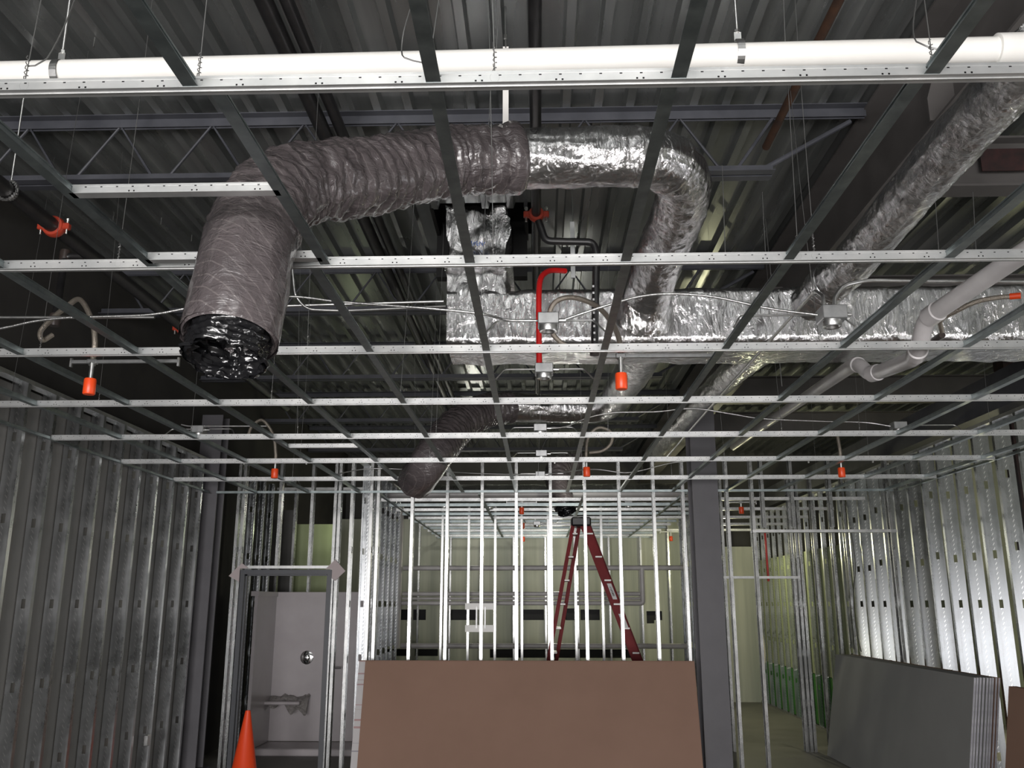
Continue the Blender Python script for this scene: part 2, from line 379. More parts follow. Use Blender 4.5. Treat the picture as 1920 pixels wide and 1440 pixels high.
# ------------------------------------------------------------------ steel frame
def wbeam(w, h, tf=.014, tw=.010):
    return [(-w/2,-h/2),(w/2,-h/2),(w/2,-h/2+tf),(tw/2,-h/2+tf),(tw/2,h/2-tf),(w/2,h/2-tf),(w/2,h/2),(-w/2,h/2),(-w/2,h/2-tf),(-tw/2,h/2-tf),(-tw/2,-h/2+tf),(-w/2,-h/2+tf)]
b = MB().prof(wbeam(.26, .62), (2.24, -4.5, 4.585), (2.24, 18.9, 4.585))
g = thing('roof_girder', 'large grey steel girder running front to back beside the long foil duct', 'girder', (2.24, 7, 4.275)); b.build('beam', 'girder', g, smooth=0)
for y in (4.3, 7.7, 10.4):
    MB().add([(2.09,y,4.29),(2.235,y,4.29),(2.235,y,4.60),(2.15,y,4.60),(2.09,y,4.42),(2.09,y+.012,4.29),(2.235,y+.012,4.29),(2.235,y+.012,4.60),(2.15,y+.012,4.60),(2.09,y+.012,4.42)],
             [(0,1,2,3,4),(9,8,7,6,5),(0,5,6,1),(1,6,7,2),(2,7,8,3),(3,8,9,4),(4,9,5,0)]).build('stiffener_plate', 'girder', g, smooth=0)
def column(x, y, w, dpt, z1, label):
    t = thing('steel_column', label, 'column', (x, y, 0))
    MB().prof([(a, b) for a, b in wbeam(w, dpt, .02, .014)], (x, y, .02), (x, y, z1), up=(0,1,0)).build('shaft', 'column', t, smooth=0)
    MB().box(x-w/2-.05, y-dpt/2-.05, 0, x+w/2+.05, y+dpt/2+.05, .02).build('base_plate', 'column', t, smooth=0)
column(1.905, 10.36, .29, .32, 4.27, 'tall grey steel column standing at the right end of the brown board stack')
column(-3.92, 10.53, .25, .25, 4.02, 'grey steel column in the left corner behind the last left wall stud')
for y, lab in ((5.55, 'nearest'), (8.15, 'second nearest'), (12.0, 'third nearest'), (14.35, 'farthest')):
    tag(MB().prof(wbeam(.17, .36), (2.37, y, 4.66), (7.1, y, 4.66)).build('cross_beam', 'girder', smooth=0),
        'grey steel cross beam right of the girder, %s to the camera' % lab, 'beam', 'cross beams right of the girder')
MB_ = MB().box(2.95, 5.455, 4.58, 3.28, 5.463, 4.74); tag(MB_.build('bare_primer_patch', 'redprimer', smooth=0), 'dark reddish unpainted patch on the nearest cross beam', 'patch')
# bar joists
def joist(y, x0, x1, lab, q0=None):
    t = thing('bar_joist', lab, 'joist', ((x0+x1)/2, y, 4.44), 'open web bar joists under the deck')
    zt, zb = DECK, 4.44; A = .062
    def chord(name, z, xa, xb, dn):
        m = MB()
        for s in (-1, 1):
            if dn: pf = [(s*.012, z), (s*.012, z-A), (s*.018, z-A), (s*.018, z-.006), (s*(.012+A), z-.006), (s*(.012+A), z)]
            else: pf = [(s*.012, z), (s*.012, z+A), (s*.018, z+A), (s*.018, z+.006), (s*(.012+A), z+.006), (s*(.012+A), z)]
            m.prof(pf, (xa, y, 0), (xb, y, 0))
        m.build(name, 'primer', t, smooth=0)
    chord('top_chord', zt, x0, x1, True); chord('bottom_chord', zb, x0, x1-.62, False)
    P = .6096; x = x0 + .15; m = MB(); pts = []
    while x < x1-.75:
        pts += [(x, y, zt-.045), (x+P*.42, y, zb+.03), (x+P*.56, y, zb+.03)]; x += P
    pts += [(x, y, zt-.045)]
    m.tube([p for i, p in enumerate(pts)], .0115, 8); m.build('web_bars', 'primer', t)
    MB().tube([(x1-.7, y, zb+.03), (x1-.1, y, zt-.09)], .016, 8).build('end_bar', 'primer', t)
for k, (y, w) in enumerate(((2.55, 'directly overhead'), (5.2, 'nearest the camera, behind the foil duct run'), (7.86, 'crossing behind the roof neck'), (10.4, 'above the stud partition'), (13.0, 'in the back room'), (15.6, 'farthest back'))):
    joist(y, -4.1, 2.12, 'dark grey open web bar joist %s' % w)

# ------------------------------------------------------------------ studs
def stud_mesh(w, h, fl=.041, hole_z=(), hw=.036, hh=.075, m='stud', lip=.009, groove=True):
    """C stud: web in the plane y=0 from x=0..w, flanges turn towards +y"""
    s = MB(); g = .004 if groove else 0
    xs = [(0, 0), (.2*w, 0), (.24*w, g), (.28*w, 0), (w/2-hw/2, 0), (w/2+hw/2, 0), (.72*w, 0), (.76*w, g), (.8*w, 0), (w, 0)]
    zs = sorted({0, h, *[z-hh/2 for z in hole_z], *[z+hh/2 for z in hole_z]})
    nx = len(xs); vs = [(x, y, z) for z in zs for x, y in xs]; fs = []
    for j in range(len(zs)-1):
        zc = (zs[j]+zs[j+1])/2
        for i in range(nx-1):
            if i == 4 and any(abs(zc-z) < hh/2 for z in hole_z): continue
            fs.append((j*nx+i, j*nx+i+1, (j+1)*nx+i+1, (j+1)*nx+i))
    s.add(vs, fs)
    for x, sg in ((0, 1), (w, -1)):
        s.add([(x, 0, 0), (x, fl, 0), (x+sg*lip, fl, 0), (x, 0, h), (x, fl, h), (x+sg*lip, fl, h)], [(0,1,4,3), (1,2,5,4)])
    me = bpy.data.meshes.new('metal_stud'); me.from_pydata(s.v, [], s.f); me.materials.append(M[m]); me.update(); return me
def stud(me, x, y, z, rot, label, group, lean=0., name='metal_stud', flip=False):
    o = bpy.data.objects.new(name, me); COL.objects.link(o); o.location = (x, y, z); o.rotation_euler = (0, 0, rot)
    if flip: o.scale = (1, -1, 1)
    return tag(o, label, 'stud', group)
HT = 3.47
KZ = [.30, .56, 1.19, 1.80, 2.41, 3.02]
KZ = [.58, 1.19, 1.80, 2.41, 3.02]
ML = stud_mesh(.112, HT-.006, hole_z=KZ, m='stud_mid', hw=.032, hh=.07, groove=False)
MR2 = stud_mesh(.064, HT-.006, hole_z=KZ, m='stud_mid', hw=.024, hh=.07)
ML2 = stud_mesh(.152, HT-.006, hole_z=[.5, 1.1, 1.80, 2.3, 2.95], groove=False)
MR = stud_mesh(.152, HT-.006, hole_z=[.42, 1.03, 1.80, 2.25, 2.9], groove=False)
for k in range(12):
    y = 5.66 + .4064*k
    stud(ML, XL-.112, y, .003, 0, '%s galvanized stud of the left wall, counting from the camera' % ORD[k+1], 'left wall studs')
for k, nm in ((0, 'bottom'), (1, 'top')):
    m = MB(); z = 0 if k == 0 else HT; s = 1 if k == 0 else -1
    m.prof([(-.048, z), (.048, z), (.048, z+s*.032), (.0465, z+s*.032), (.0465, z+s*.0015), (-.0465, z+s*.0015), (-.0465, z+s*.032), (-.048, z+s*.032)], (XL-.046, 5.3, 0), (XL-.046, 10.38, 0))
    tag(m.build('stud_track', 'track', smooth=0), 'galvanized %s track of the left wall studs' % nm, 'track')
# right wall studs, near group to far corridor
yr = [6.55 + .4064*k for k in range(0, 29)]
for k, y in enumerate(yr):
    if abs(y-10.4) < .01: continue
    me = (MR if k % 4 else ML2) if y < 12.3 else MR2
    stud(me, XR, y, .003, 0, '%s galvanized stud of the right wall, counting from the camera' % ORD[k+1], 'right wall studs')
for k, nm in ((0, 'bottom'), (1, 'top')):
    m = MB(); z = 0 if k == 0 else HT; s = 1 if k == 0 else -1
    m.prof([(-.078, z), (.078, z), (.078, z+s*.032), (.0765, z+s*.032), (.0765, z+s*.0015), (-.0765, z+s*.0015), (-.0765, z+s*.032), (-.078, z+s*.032)], (XR+.076, 5.3, 0), (XR+.076, 18.0, 0))
    tag(m.build('stud_track', 'track', smooth=0), 'galvanized %s track of the right wall studs' % nm, 'track')
# partition studs (flange faces the camera)
MP = stud_mesh(.092, HT-.006, fl=.034, hole_z=KZ, m='stud_small')
def pstud(x, y, label, z=.003, h=None, name='metal_stud', flip=False, group='partition studs'):
    me = MP if h is None else stud_mesh(.092, h, fl=.034, hole_z=[q for q in KZ if z+.1 < q < z+h-.1 and False], m='stud_small')
    return stud(me, x, y, z, PI/2, label, group, flip=flip, name=name)
px = [-1.478, -1.066, -.659, -.259, .14, .539, .94, 1.34]
for k, x in enumerate(px):
    pstud(x+.02, PY, '%s bright galvanized stud above the brown board stack, from the left' % ORD[k+1])
pstud(1.70, PY, 'galvanized stud just left of the grey steel column')
pstud(-1.86, PY, 'galvanized stud left of the brown board stack, nearest its corner')
pstud(-1.94, PY, 'second galvanized stud left of the brown board stack')
pstud(-2.17, PY, 'broad bright corner stud between the door frame and the board stack')
for x, lab in ((-3.515, 'left outer jamb stud beside the grey door frame'), (-3.455, 'left inner jamb stud beside the grey door frame'), (-2.365, 'right inner jamb stud beside the grey door frame'), (-2.315, 'right outer jamb stud beside the grey door frame')):
    pstud(x, PY, 'galvanized ' + lab)
for x, lab in ((-3.02, 'left'), (-2.64, 'right')):
    pstud(x, PY, '%s short cripple stud above the grey door frame' % lab, z=2.235, h=HT-2.24, name='cripple_stud', group='cripple studs')
pstud(2.21, PY, 'galvanized stud just right of the grey steel column')
pstud(2.50, PY, 'bright galvanized jamb stud of the wide right opening, standing on the floor')
for x, lab in ((2.62, 'left'), (2.96, 'middle'), (3.40, 'right')):
    pstud(x, PY, '%s short cripple stud above the wide right opening' % lab, z=2.66, h=HT-2.665, name='cripple_stud', group='cripple studs')
pstud(4.06, PY, 'galvanized stud at the right end of the wide opening, by the right wall')
def xtrack(x0, x1, y, z, s, label, name='stud_track', w=.095):
    m = MB().prof([(-w/2, z), (w/2, z), (w/2, z+s*.032), (w/2-.0015, z+s*.032), (w/2-.0015, z+s*.0015), (-w/2+.0015, z+s*.0015), (-w/2+.0015, z+s*.032), (-w/2, z+s*.032)], (x0, y+.046, 0), (x1, y+.046, 0))
    return tag(m.build(name, 'track', smooth=0), label, 'track')
xtrack(-3.56, 1.74, PY, HT, -1, 'galvanized top track of the stud partition left of the column')
xtrack(2.17, 4.12, PY, HT, -1, 'galvanized top track of the stud partition right of the column')
xtrack(-2.2, 1.74, PY, 0, 1, 'galvanized bottom track behind the brown board stack')
xtrack(-3.44, -2.38, PY, 2.20, 1, 'galvanized header track across the top of the grey door frame', 'header_track')
xtrack(2.46, 4.10, PY, 2.60, 1, 'galvanized header track across the wide right opening', 'header_track')
# side wall running back from the corner, its webs face the camera
MS = stud_mesh(.092, HT-.006, hole_z=KZ, m='stud')
for k in range(7):
    stud(MS, -2.14, 10.78+.4064*k, .003, 0, '%s stud of the side wall running back left of the board stack' % ORD[k+1], 'side wall studs')
m = MB().prof([(-.048, HT), (.048, HT), (.048, HT-.03), (-.048, HT-.03)], (-2.09, 10.5, 0), (-2.09, 13.4, 0)); tag(m.build('stud_track', 'track', smooth=0), 'galvanized top track of the side wall behind the corner stud', 'track')
# second partition further back
for k in range(7):
    x = -1.46+.4064*k
    pstud(x, 13.8, '%s galvanized stud of the second partition behind the boards, from the left' % ORD[k+1], group='second partition studs')
xtrack(-2.1, 1.9, 13.8, HT, -1, 'galvanized top track of the second partition further back')
xtrack(-2.1, 1.9, 13.8, 0, 1, 'galvanized bottom track of the second partition further back')
tag(MB().box(-4.02, 5.0, .02, -4.0, 10.36, 3.43).build('backing_board', 'wallboard', smooth=0), 'grey board behind the left wall studs', 'board')
# studs in the washroom behind the door
for k, x in enumerate((-3.78, -3.55, -3.3, -2.9, -2.5)):
    pstud(x, 13.0, '%s stud of the washroom back wall seen above the shower stall' % ORD[k+1], group='washroom studs')
for k in range(3):
    stud(MS, -3.86, 11.76+.4064*k, .003, 0, '%s stud of the dark washroom side wall behind the door frame' % ORD[k+1], 'washroom side wall studs')
xtrack(-3.85, -2.2, 13.0, HT, -1, 'galvanized top track of the washroom back wall')
for k in range(9):
    pstud(-2.95+.62*k, 17.70, '%s stud standing against the pale far wall of the back room' % ORD[k+1], group='far wall studs')
# corridor opening further back on the right
for x, lab in ((2.46, 'left'), (3.36, 'right')):
    pstud(x, 12.0, '%s jamb stud of the corridor opening further back' % lab, group='corridor jambs')
xtrack(2.42, 3.42, 12.0, 2.125, 1, 'thin header track across the corridor opening further back', 'header_track')
for k, x in enumerate((3.42, 3.47, 3.66, 3.90, 4.08)):
    pstud(x, 12.0, '%s stud of the narrow wall right of the corridor opening' % ORD[k+1], group='corridor side wall studs')
xtrack(3.36, 4.12, 12.0, HT, -1, 'galvanized top track of the narrow wall right of the corridor opening')
for k in range(7):
    stud(MS, 2.28, 12.2+.4064*k, .003, 0, '%s stud of the corridor left wall behind the column' % ORD[k+1], 'corridor left wall studs')
for k, x in enumerate((2.55, 2.85, 3.15, 3.45, 3.75)):
    pstud(x, 17.7, '%s stud closing the far end of the corridor' % ORD[k+1], group='corridor end studs')
# boards behind studs
tag(MB().box(-3.80, 14.0, .02, -3.15, 14.02, 3.02).build('green_board', 'greenboard', smooth=0), 'green gypsum board on the wall seen above the shower stall', 'board')
tag(MB().box(XR+.070, 12.5, .76, XR+.085, 17.9, 2.62).build('corridor_board', 'greenboard', smooth=0), 'pale green board behind the corridor studs on the right', 'board')
tag(MB().box(XR+.068, 12.5, .02, XR+.083, 17.9, .75).build('green_sill_board', 'greenwrap', smooth=0), 'dark green strip of board behind the corridor studs at floor level', 'board')
tag(MB().box(2.6, 17.9, 0, 4.3, 17.93, 2.9).build('end_board', 'palewall', smooth=0), 'pale board closing the far end of the corridor', 'board')

# ------------------------------------------------------------------ ceiling grid
def tee_prof(hh, b, fw=.038):
    return [(-fw/2,0),(fw/2,0),(fw/2,.0016),(.0012,.0030),(.0012,hh-b),(.0040,hh-b),(.0040,hh),(-.0040,hh),(-.0040,hh-b),(-.0012,hh-b),(-.0012,.0030),(-fw/2,.0016)]
posn = ['directly overhead', 'nearest in view, before the white pipe', 'second in view, crossing the hanging flex duct', 'third in view', 'fourth in view', 'fifth in view', 'sixth in view', 'seventh in view']
for i in range(8):
    m = MB().prof(tee_prof(.041, .007), (XL+.004, GY(i), G), (4.13, GY(i), G)); m.box(XL+.004, GY(i)-.0015, G-.0022, 4.13, GY(i)+.0015, G)
    o = m.build('main_tee', 'main', smooth=0, origin=(0, GY(i), G))
    tag(o, 'long galvanized main tee of the ceiling grid, %s' % posn[i], 'ceiling grid tee', 'main tees')
def ctee(x, y0, y1, label, name='cross_tee', along='y'):
    if along == 'y': m = MB().prof(tee_prof(.037, .006), (x, y0+.002, G+.001), (x, y1-.002, G+.001)); org = (x, (y0+y1)/2, G)
    else: m = MB().prof(tee_prof(.037, .006), (y0+.002, x, G+.001), (y1-.002, x, G+.001)); org = ((y0+y1)/2, x, G)
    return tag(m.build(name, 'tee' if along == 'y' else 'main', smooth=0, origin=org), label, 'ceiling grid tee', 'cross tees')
off = {0: {-2: at(353,157,z=G).x, 0: at(812,151,z=G).x, 1: at(1273,145,z=G).x, 2: at(1752,133,z=G).x},
       1: {-1: at(606,490,z=G).x, 0: at(882,497,z=G).x}}
xs0 = sorted([at(353,157,z=G).x, at(812,151,z=G).x, at(1273,145,z=G).x, at(1752,133,z=G).x])
rows = ['nearest', 'second nearest', 'third nearest', 'fourth nearest', 'fifth nearest', 'sixth nearest', 'seventh nearest', 'farthest']
for i in range(0, 8):
    if i == 0: X = [xs0[0]-1.22, xs0[0]-.6096] + xs0 + [xs0[-1]+.6096, xs0[-1]+1.219]
    else: X = [GX(j) + random.uniform(-.008, .008) for j in range(-5, 8)]
    if i == 1: X[4] = off[1][-1]; X[5] = off[1][0]
    for k, x in enumerate(X):
        y1 = GY(i+1) if i < 7 else 10.375
        ctee(x, GY(i), y1, '%s cross tee from the left in the %s row of the grid' % (ORD[k+1], rows[i]))
    if i == 1: X1 = X
# short tees framing the duct openings
ctee(2.575, X1[3], X1[4], 'short bright tee framing the opening in front of the hanging flex duct', 'short_tee', 'x')
ctee(3.14, X1[3], X1[4], 'short bright tee right behind the hanging flex duct', 'short_tee', 'x')
ctee(7.30, GX(-3), GX(-2), 'short bright tee over the farther flex duct end', 'short_tee', 'x')
# perimeter angles
def angle(name, p0, p1, side, label):
    m = MB().prof([(0,0),(side*.03,0),(side*.03,.0012),(side*.0012,.0012),(side*.0012,.03),(0,.03)], p0, p1)
    return tag(m.build(name, 'tee', smooth=0), label, 'wall angle')
angle('wall_angle', (XL, .8, G-.002), (XL, 10.38, G-.002), 1, 'thin galvanized wall angle along the left wall studs')
angle('wall_angle', (4.16, .8, G-.002), (4.16, 10.38, G-.002), -1, 'thin galvanized wall angle along the right wall studs')
angle('wall_angle', (-3.8, 10.392, G-.002), (1.74, 10.392, G-.002), 1, 'thin galvanized wall angle along the stud partition left of the column')
angle('wall_angle', (2.07, 10.392, G-.002), (4.1, 10.392, G-.002), 1, 'thin galvanized wall angle along the partition right of the column')
# back room grid
for i in range(6):
    y = 11.3+1.2192*i
    for (xa, xb, w) in ((-2.0, 2.2, 'back room'), (2.3, 4.1, 'corridor')):
        if w == 'corridor' and i > 4: continue
        m = MB().prof(tee_prof(.041, .007), (xa, y, G), (xb, y, G))
        tag(m.build('main_tee', 'main', smooth=0, origin=(0, y, G)), '%s main tee of the %s ceiling grid beyond the partition' % (ORD[i+1], w), 'ceiling grid tee', w+' main tees')
    for s in (.6,):
        if i < 5:
            m = MB().prof(tee_prof(.041, .007), (-2.0, y+s, G), (2.2, y+s, G))
            tag(m.build('cross_tee', 'tee', smooth=0), '%s cross member behind main tee %s of the back room grid' % (('nearer' if s < .5 else 'farther'), ORD[i+1]), 'ceiling grid tee', 'back room cross tees')
for k, x in enumerate((-1.9, -.7, .55, 1.75)):
    m = MB().prof(tee_prof(.037, .006), (x, 10.55, G), (x, 17.6, G)); tag(m.build('runner_tee', 'tee', smooth=0), '%s runner tee from the left in the back room grid' % ORD[k+1], 'ceiling grid tee', 'back room runner tees')
angle('wall_angle', (-2.0, 17.78, G-.002), (2.2, 17.78, G-.002), 1, 'pale wall angle where the back room grid meets the far wall')

# ------------------------------------------------------------------ hanger wires
def wire(p0, p1, label, loop=True, r=.0015):
    m = MB(); p0 = Vector(p0); p1 = Vector(p1); mid = (p0+p1)/2 + Vector((random.uniform(-.012,.012), random.uniform(-.01,.01), 0))
    m.tube(spline([p0, mid, p1], .3), r, 6)
    if loop:
        c = []
        for k in range(22):
            t = k/21; c.append(p0 + Vector((.005*math.cos(t*30), .005*math.sin(t*30), t*.07)))
        m.tube(c, r*.9, 5)
        c = [p0 + Vector((.012*math.sin(a), 0, -.0+.014*math.cos(a)-.014)) for a in [2*PI*k/12 for k in range(13)]]
        m.tube(c, r*.9, 5)
    return tag(m.build('hanger_wire', 'wire'), label, 'wire', 'hanger wires')
wx = {1: [at(52,155,z=G+.04).x, at(376,150,z=G+.04).x, at(928,140,z=G+.04).x, at(1750,120,z=G+.04).x], 2: [-3.3, at(383,480,z=G+.04).x-.35, at(925,480,z=G+.04).x, at(1498,470,z=G+.04).x, at(1530,468,z=G+.04).x, 2.9],
      3: [-3.32, -2.62, -1.2, -.3, 1.45, 2.75, 3.6], 4: [-3.5, -2.9, -1.75, -.9], 5: [-2.75, -1.9, -.8, .55, 1.9, 2.5, 3.5], 6: [-2.2, -1.0, .4, 1.7, 3.0], 7: [-2.6, -1.3, 0., 1.4, 2.9]}
for i, xs in wx.items():
    for k, x in enumerate(xs):
        wire((x, GY(i), G+.038), (x+random.uniform(-.06,.06), GY(i)+random.uniform(-.05,.05), DECK-.0), 'thin hanger wire on the %s main tee in view, %s from the left' % (ORD[i], ORD[k+1]))
tag(MB().tube(spline([at(140,0,y=2.05), at(118,55,y=2.03), at(88,110,y=2.01), at(66,123,y=2.0), at(52,124,y=1.995)], .03), .002, 6).build('loose_wire_end', 'wire'), 'loose curved wire end at the far left of the white pipe', 'wire')
tag(MB().tube(spline([at(769,18,y=2.05), at(757,60,y=2.03), at(753,95,y=2.02), at(758,108,y=2.0), at(775,114,y=2.0), at(795,118,y=1.995)], .02), .002, 6).build('loose_wire_end', 'wire'), 'loose curved wire end left of the tee in front of the white pipe', 'wire')
tag(MB().tube([at(823,0,y=2.03), at(812,73,y=2.0)], .002, 6).build('loose_wire_end', 'wire'), 'short straight wire right of the tee above the white pipe', 'wire')
tag(MB().tube(spline([at(1718,0,y=2.05), at(1712,50,y=2.03), at(1718,78,y=2.01), at(1740,88,y=2.0), at(1757,92,y=1.995)], .02), .002, 6).build('loose_wire_end', 'wire'), 'loose curved wire end at the right part of the white pipe', 'wire')

# ------------------------------------------------------------------ ducts
def wrinkle(amp, f1, f2, seed, ridge=0., rp=.045):
    def f(L, t, p):
        q = Vector((math.cos(t)*f2+seed, math.sin(t)*f2, L*f1))
        v = noise.noise(q)*amp + noise.noise(q*2.7)*amp*.5 + (abs(noise.noise(q*1.7+Vector((9,3,1))))-.2)*amp*.7
        if ridge: v += ridge*abs(math.sin(PI*(L/rp + .45*noise.noise(Vector((math.cos(t)*1.2, math.sin(t)*1.2, L*3+seed)))))) - ridge*.5
        return v
    return f
def flex(name, pts, rads, label, cat='duct', seed=0., liner=True, n=72, crumple=None):
    t = thing(name, label, cat, pts[-1])
    P = spline(pts, .010); 
    # radius along length
    cum = [0]; 
    for a, b in zip(P, P[1:]): cum.append(cum[-1]+(b-a).length)
    def rad(L):
        f = L/cum[-1]*(len(rads)-1); i = min(int(f), len(rads)-2); return rads[i]+(rads[i+1]-rads[i])*(f-i)
    R = [rad(L) for L in cum]
    total = cum[-1]
    w = wrinkle(.016, 11, 2.2, seed, .009, .06); smoothw = wrinkle(.008, 4, 2.2, seed+5)
    def disp(L, tt, p):
        k = min(1, max(0, (total-L-.42)/.12))       # the hanging tail is smoother
        return w(L, tt, p)*k + smoothw(L, tt, p)*(1-k)
    MB().tube(P, R, n, caps=False, disp=disp).build('insulation_jacket', 'flex', t, smooth=60)
    # thickness of the cut end
    d = (P[-1]-P[-4]).normalized(); end = P[-1]
    if not liner: MB().lathe([(R[-1]*.8, -.09), (0, -.10)], end, 32, d).build('dark_inside', 'liner', t)
    ring = MB(); 
    ring.lathe([(R[-1]*.99, -.01), (R[-1]*.93, .004), (R[-1]*.8, -.02), (R[-1]*.78, -.10)], end, 48, d); ring.build('cut_rim', 'flex', t)
    if liner:
        lp = [end - d*.12, end - d*.04, end + d*.03, end + d*.085]
        MB().tube(spline(lp, .006), [R[-1]*.80]*len(spline(lp, .006)), 64, caps=False, disp=wrinkle(.022, 16, 3.4, seed+9, .012, .026)).build('inner_liner', 'liner', t, smooth=70)
        ip = spline([end+d*.084, end+d*.03, end-d*.04, end-d*.11], .006)
        MB().tube(ip, [R[-1]*(.79 if k < 2 else .70) for k in range(len(ip))], 64, caps=False, disp=wrinkle(.026, 13, 3.0, seed+19, .016, .035)).lathe([(R[-1]*.8, -.10), (0, -.11)], end, 32, d).build('liner_mouth', 'liner', t, smooth=70)
    return t
fp = [(966,298,4.50), (850,303,4.42), (760,318,4.22), (680,333,4.02), (600,340,3.84), (545,352,3.70), (500,385,3.52), (478,430,3.36), (464,480,3.20), (452,535,3.10), (440,590,3.03), (430,635,2.98)]
F1 = [at(u,v,a=a) for u, v, a in fp]
flex('flex_duct', F1, [.168,.172,.168,.172,.168,.168,.163,.163], 'large purplish grey flex duct curving down through the ceiling grid', seed=1.)
# collar cuff where flex meets foil
cuff = [at(u,v,a=4.5) for u, v in ((930,299),(966,298))]
c = [F1[0] + (F1[1]-F1[0]).normalized()*(-.03+.012*k) for k in range(9)]
tag(MB().tube(c, [.165,.178,.182,.184,.183,.184,.180,.172,.166], 64, caps=False, disp=wrinkle(.006, 9, 4, 3)).build('duct_cuff', 'flex', smooth=60), 'gathered flex cuff where the grey duct meets the foil duct', 'duct cuff')
# foil run, elbow and drop to the trunk
fr = [(958,298,4.50), (1060,296,4.50), (1170,293,4.52), (1235,300,4.56), (1272,325,4.68), (1280,365,4.86), (1268,410,5.08), (1250,450,5.3), (1230,500,5.55), (1213,560,5.8), (1205,590,5.9)]
FR = spline([at(u,v,a=a) for u, v, a in fr], .014)
t = thing('foil_duct_run', 'round foil wrapped duct run bending down to the trunk duct', 'duct', FR[len(FR)//2])
MB().tube(FR, [.150 if 0 < i < len(FR)-12 else .150+.006*max(0, i-len(FR)+12) for i in range(len(FR))], 72, disp=wrinkle(.007, 5, 3, 4, .003, .11)).build('insulation', 'foil', t, smooth=60)
for k in (int(len(FR)*.27), int(len(FR)*.36)):
    dd = (FR[k+1]-FR[k-1]).normalized()
    MB().tube([FR[k]-dd*.012, FR[k], FR[k]+dd*.012, FR[k]+dd*.03], [.150,.158,.158,.150], 64, caps=False, disp=wrinkle(.006, 20, 6, k)).build('tape_joint', 'foil_crumple', t, smooth=60)
# trunk duct
def rbox(m, x0, x1, yc, zc, hy, hz, step=.03, r=.055, seed=0., amp=.012, nn=10):
    prof = []
    for cx, cz, a0 in ((hy-r, hz-r, 0), (-(hy-r), hz-r, PI/2), (-(hy-r), -(hz-r), PI), (hy-r, -(hz-r), 1.5*PI)):
        for k in range(nn+1):
            a = a0+PI/2*k/nn; prof.append((cx+r*math.cos(a), cz+r*math.sin(a)))
    # densify the flats
    dense = []
    for a, b in zip(prof, prof[1:]+prof[:1]):
        L = math.hypot(b[0]-a[0], b[1]-a[1]); k = max(1, int(L/.025))
        for q in range(k): dense.append((a[0]+(b[0]-a[0])*q/k, a[1]+(b[1]-a[1])*q/k))
    n = len(dense); S = max(2, int((x1-x0)/step)); vs = []
    for i in range(S+1):
        x = x0+(x1-x0)*i/S
        for (py, pz) in dense:
            d = Vector((py, pz)).normalized(); q = Vector((x*7+seed, py*5, pz*3)); a = noise.noise(q)*amp + noise.noise(q*2.5)*amp*.5 - .006*abs(math.sin(x*PI/.35))
            vs.append((x, yc+py+d.x*a, zc+pz+d.y*a))
    fs = [(i*n+k, i*n+(k+1) % n, (i+1)*n+(k+1) % n, (i+1)*n+k) for i in range(S) for k in range(n)]
    fs += [tuple(range(n))[::-1], tuple(range(S*n, (S+1)*n))]
    return m.add(vs, fs)
TY, TZ, THY, THZ = 5.89, 3.655, .285, .20
t = thing('trunk_duct', 'big rectangular foil wrapped trunk duct crossing above the grid', 'duct', (1.8, TY, TZ-THZ))
rbox(MB(), -.60, 4.10, TY, TZ, THY, THZ, seed=3.).build('insulation', 'foil', t, smooth=60)
# riser at the left end of the trunk, leaning back to the roof opening
nk = MB(); prev = []
secs = [(5.62, 6.14, 3.70, -.605, -.18), (5.62, 6.14, 3.98, -.60, -.20), (5.70, 6.2, 4.05, -.60, -.24), (6.2, 6.7, 4.14, -.63, -.26), (6.64, 7.12, 4.27, -.66, -.30), (6.66, 7.14, 4.45, -.68, -.27), (6.67, 7.16, 4.70, -.73, -.22), (6.68, 7.18, 4.96, -.74, -.22)]
K = 14; vs = []; S = []
for a, b in zip(secs, secs[1:]):
    for q in range(6): S.append([a[i]+(b[i]-a[i])*q/6 for i in range(5)])
S.append(list(secs[-1]))
for si, (y0, y1, z, x0, x1) in enumerate(S):
    ring = [(x0+(x1-x0)*k/K, y0) for k in range(K)] + [(x1, y0+(y1-y0)*k/K) for k in range(K)] + [(x1-(x1-x0)*k/K, y1) for k in range(K)] + [(x0, y1-(y1-y0)*k/K) for k in range(K)]
    cx, cyy = (x0+x1)/2, (y0+y1)/2
    for (x, y) in ring:
        a = .03*noise.noise(Vector((x*9, y*5, z*9))) + .015*noise.noise(Vector((x*25, y*9, z*25)))
        dd = Vector((x-cx, y-cyy)).normalized(); vs.append((x+dd.x*a, y+dd.y*a, z+.4*a))
n4 = 4*K
nk.add(vs, [(i*n4+k, i*n4+(k+1) % n4, (i+1)*n4+(k+1) % n4, (i+1)*n4+k) for i in range(len(S)-1) for k in range(n4)])
nk.build('riser', 'foil_crumple', t, smooth=60)
MB().box(-.62, 5.60, 3.995, -.16, 6.17, 4.035).build('seam_flange', 'foil', t)
m = MB()
for k in range(5): m.tube([at(884+k*5,452+(k%2)*8,y=6.60), at(886+k*5,462-(k%2)*9,y=6.60), at(889+k*5,454+(k%2)*6,y=6.60)], .0035, 6)
m.build('marker_scribble', 'tapeblue', t)
# roof opening: black curb box in the deck
rc = MB(); rc.wall(-.83, -.10, 4.97, 5.35, 6.60, .03, []); rc.wall(-.83, -.10, 4.60, 5.35, 7.25, .03, []); rc.wall(6.60, 7.28, 4.90, 5.35, -.86, .03, [], 'y'); rc.wall(6.60, 7.28, 4.90, 5.35, -.10, .03, [], 'y'); rc.box(-.86, 6.60, 5.35, -.07, 7.28, 5.38)
rc.box(-.86, 7.15, 4.52, -.76, 7.26, 4.97); rc.box(-.20, 7.15, 4.52, -.08, 7.26, 4.97)
tag(rc.build('roof_curb', 'black', smooth=0), 'black roof opening curb around the top of the foil riser', 'roof curb')
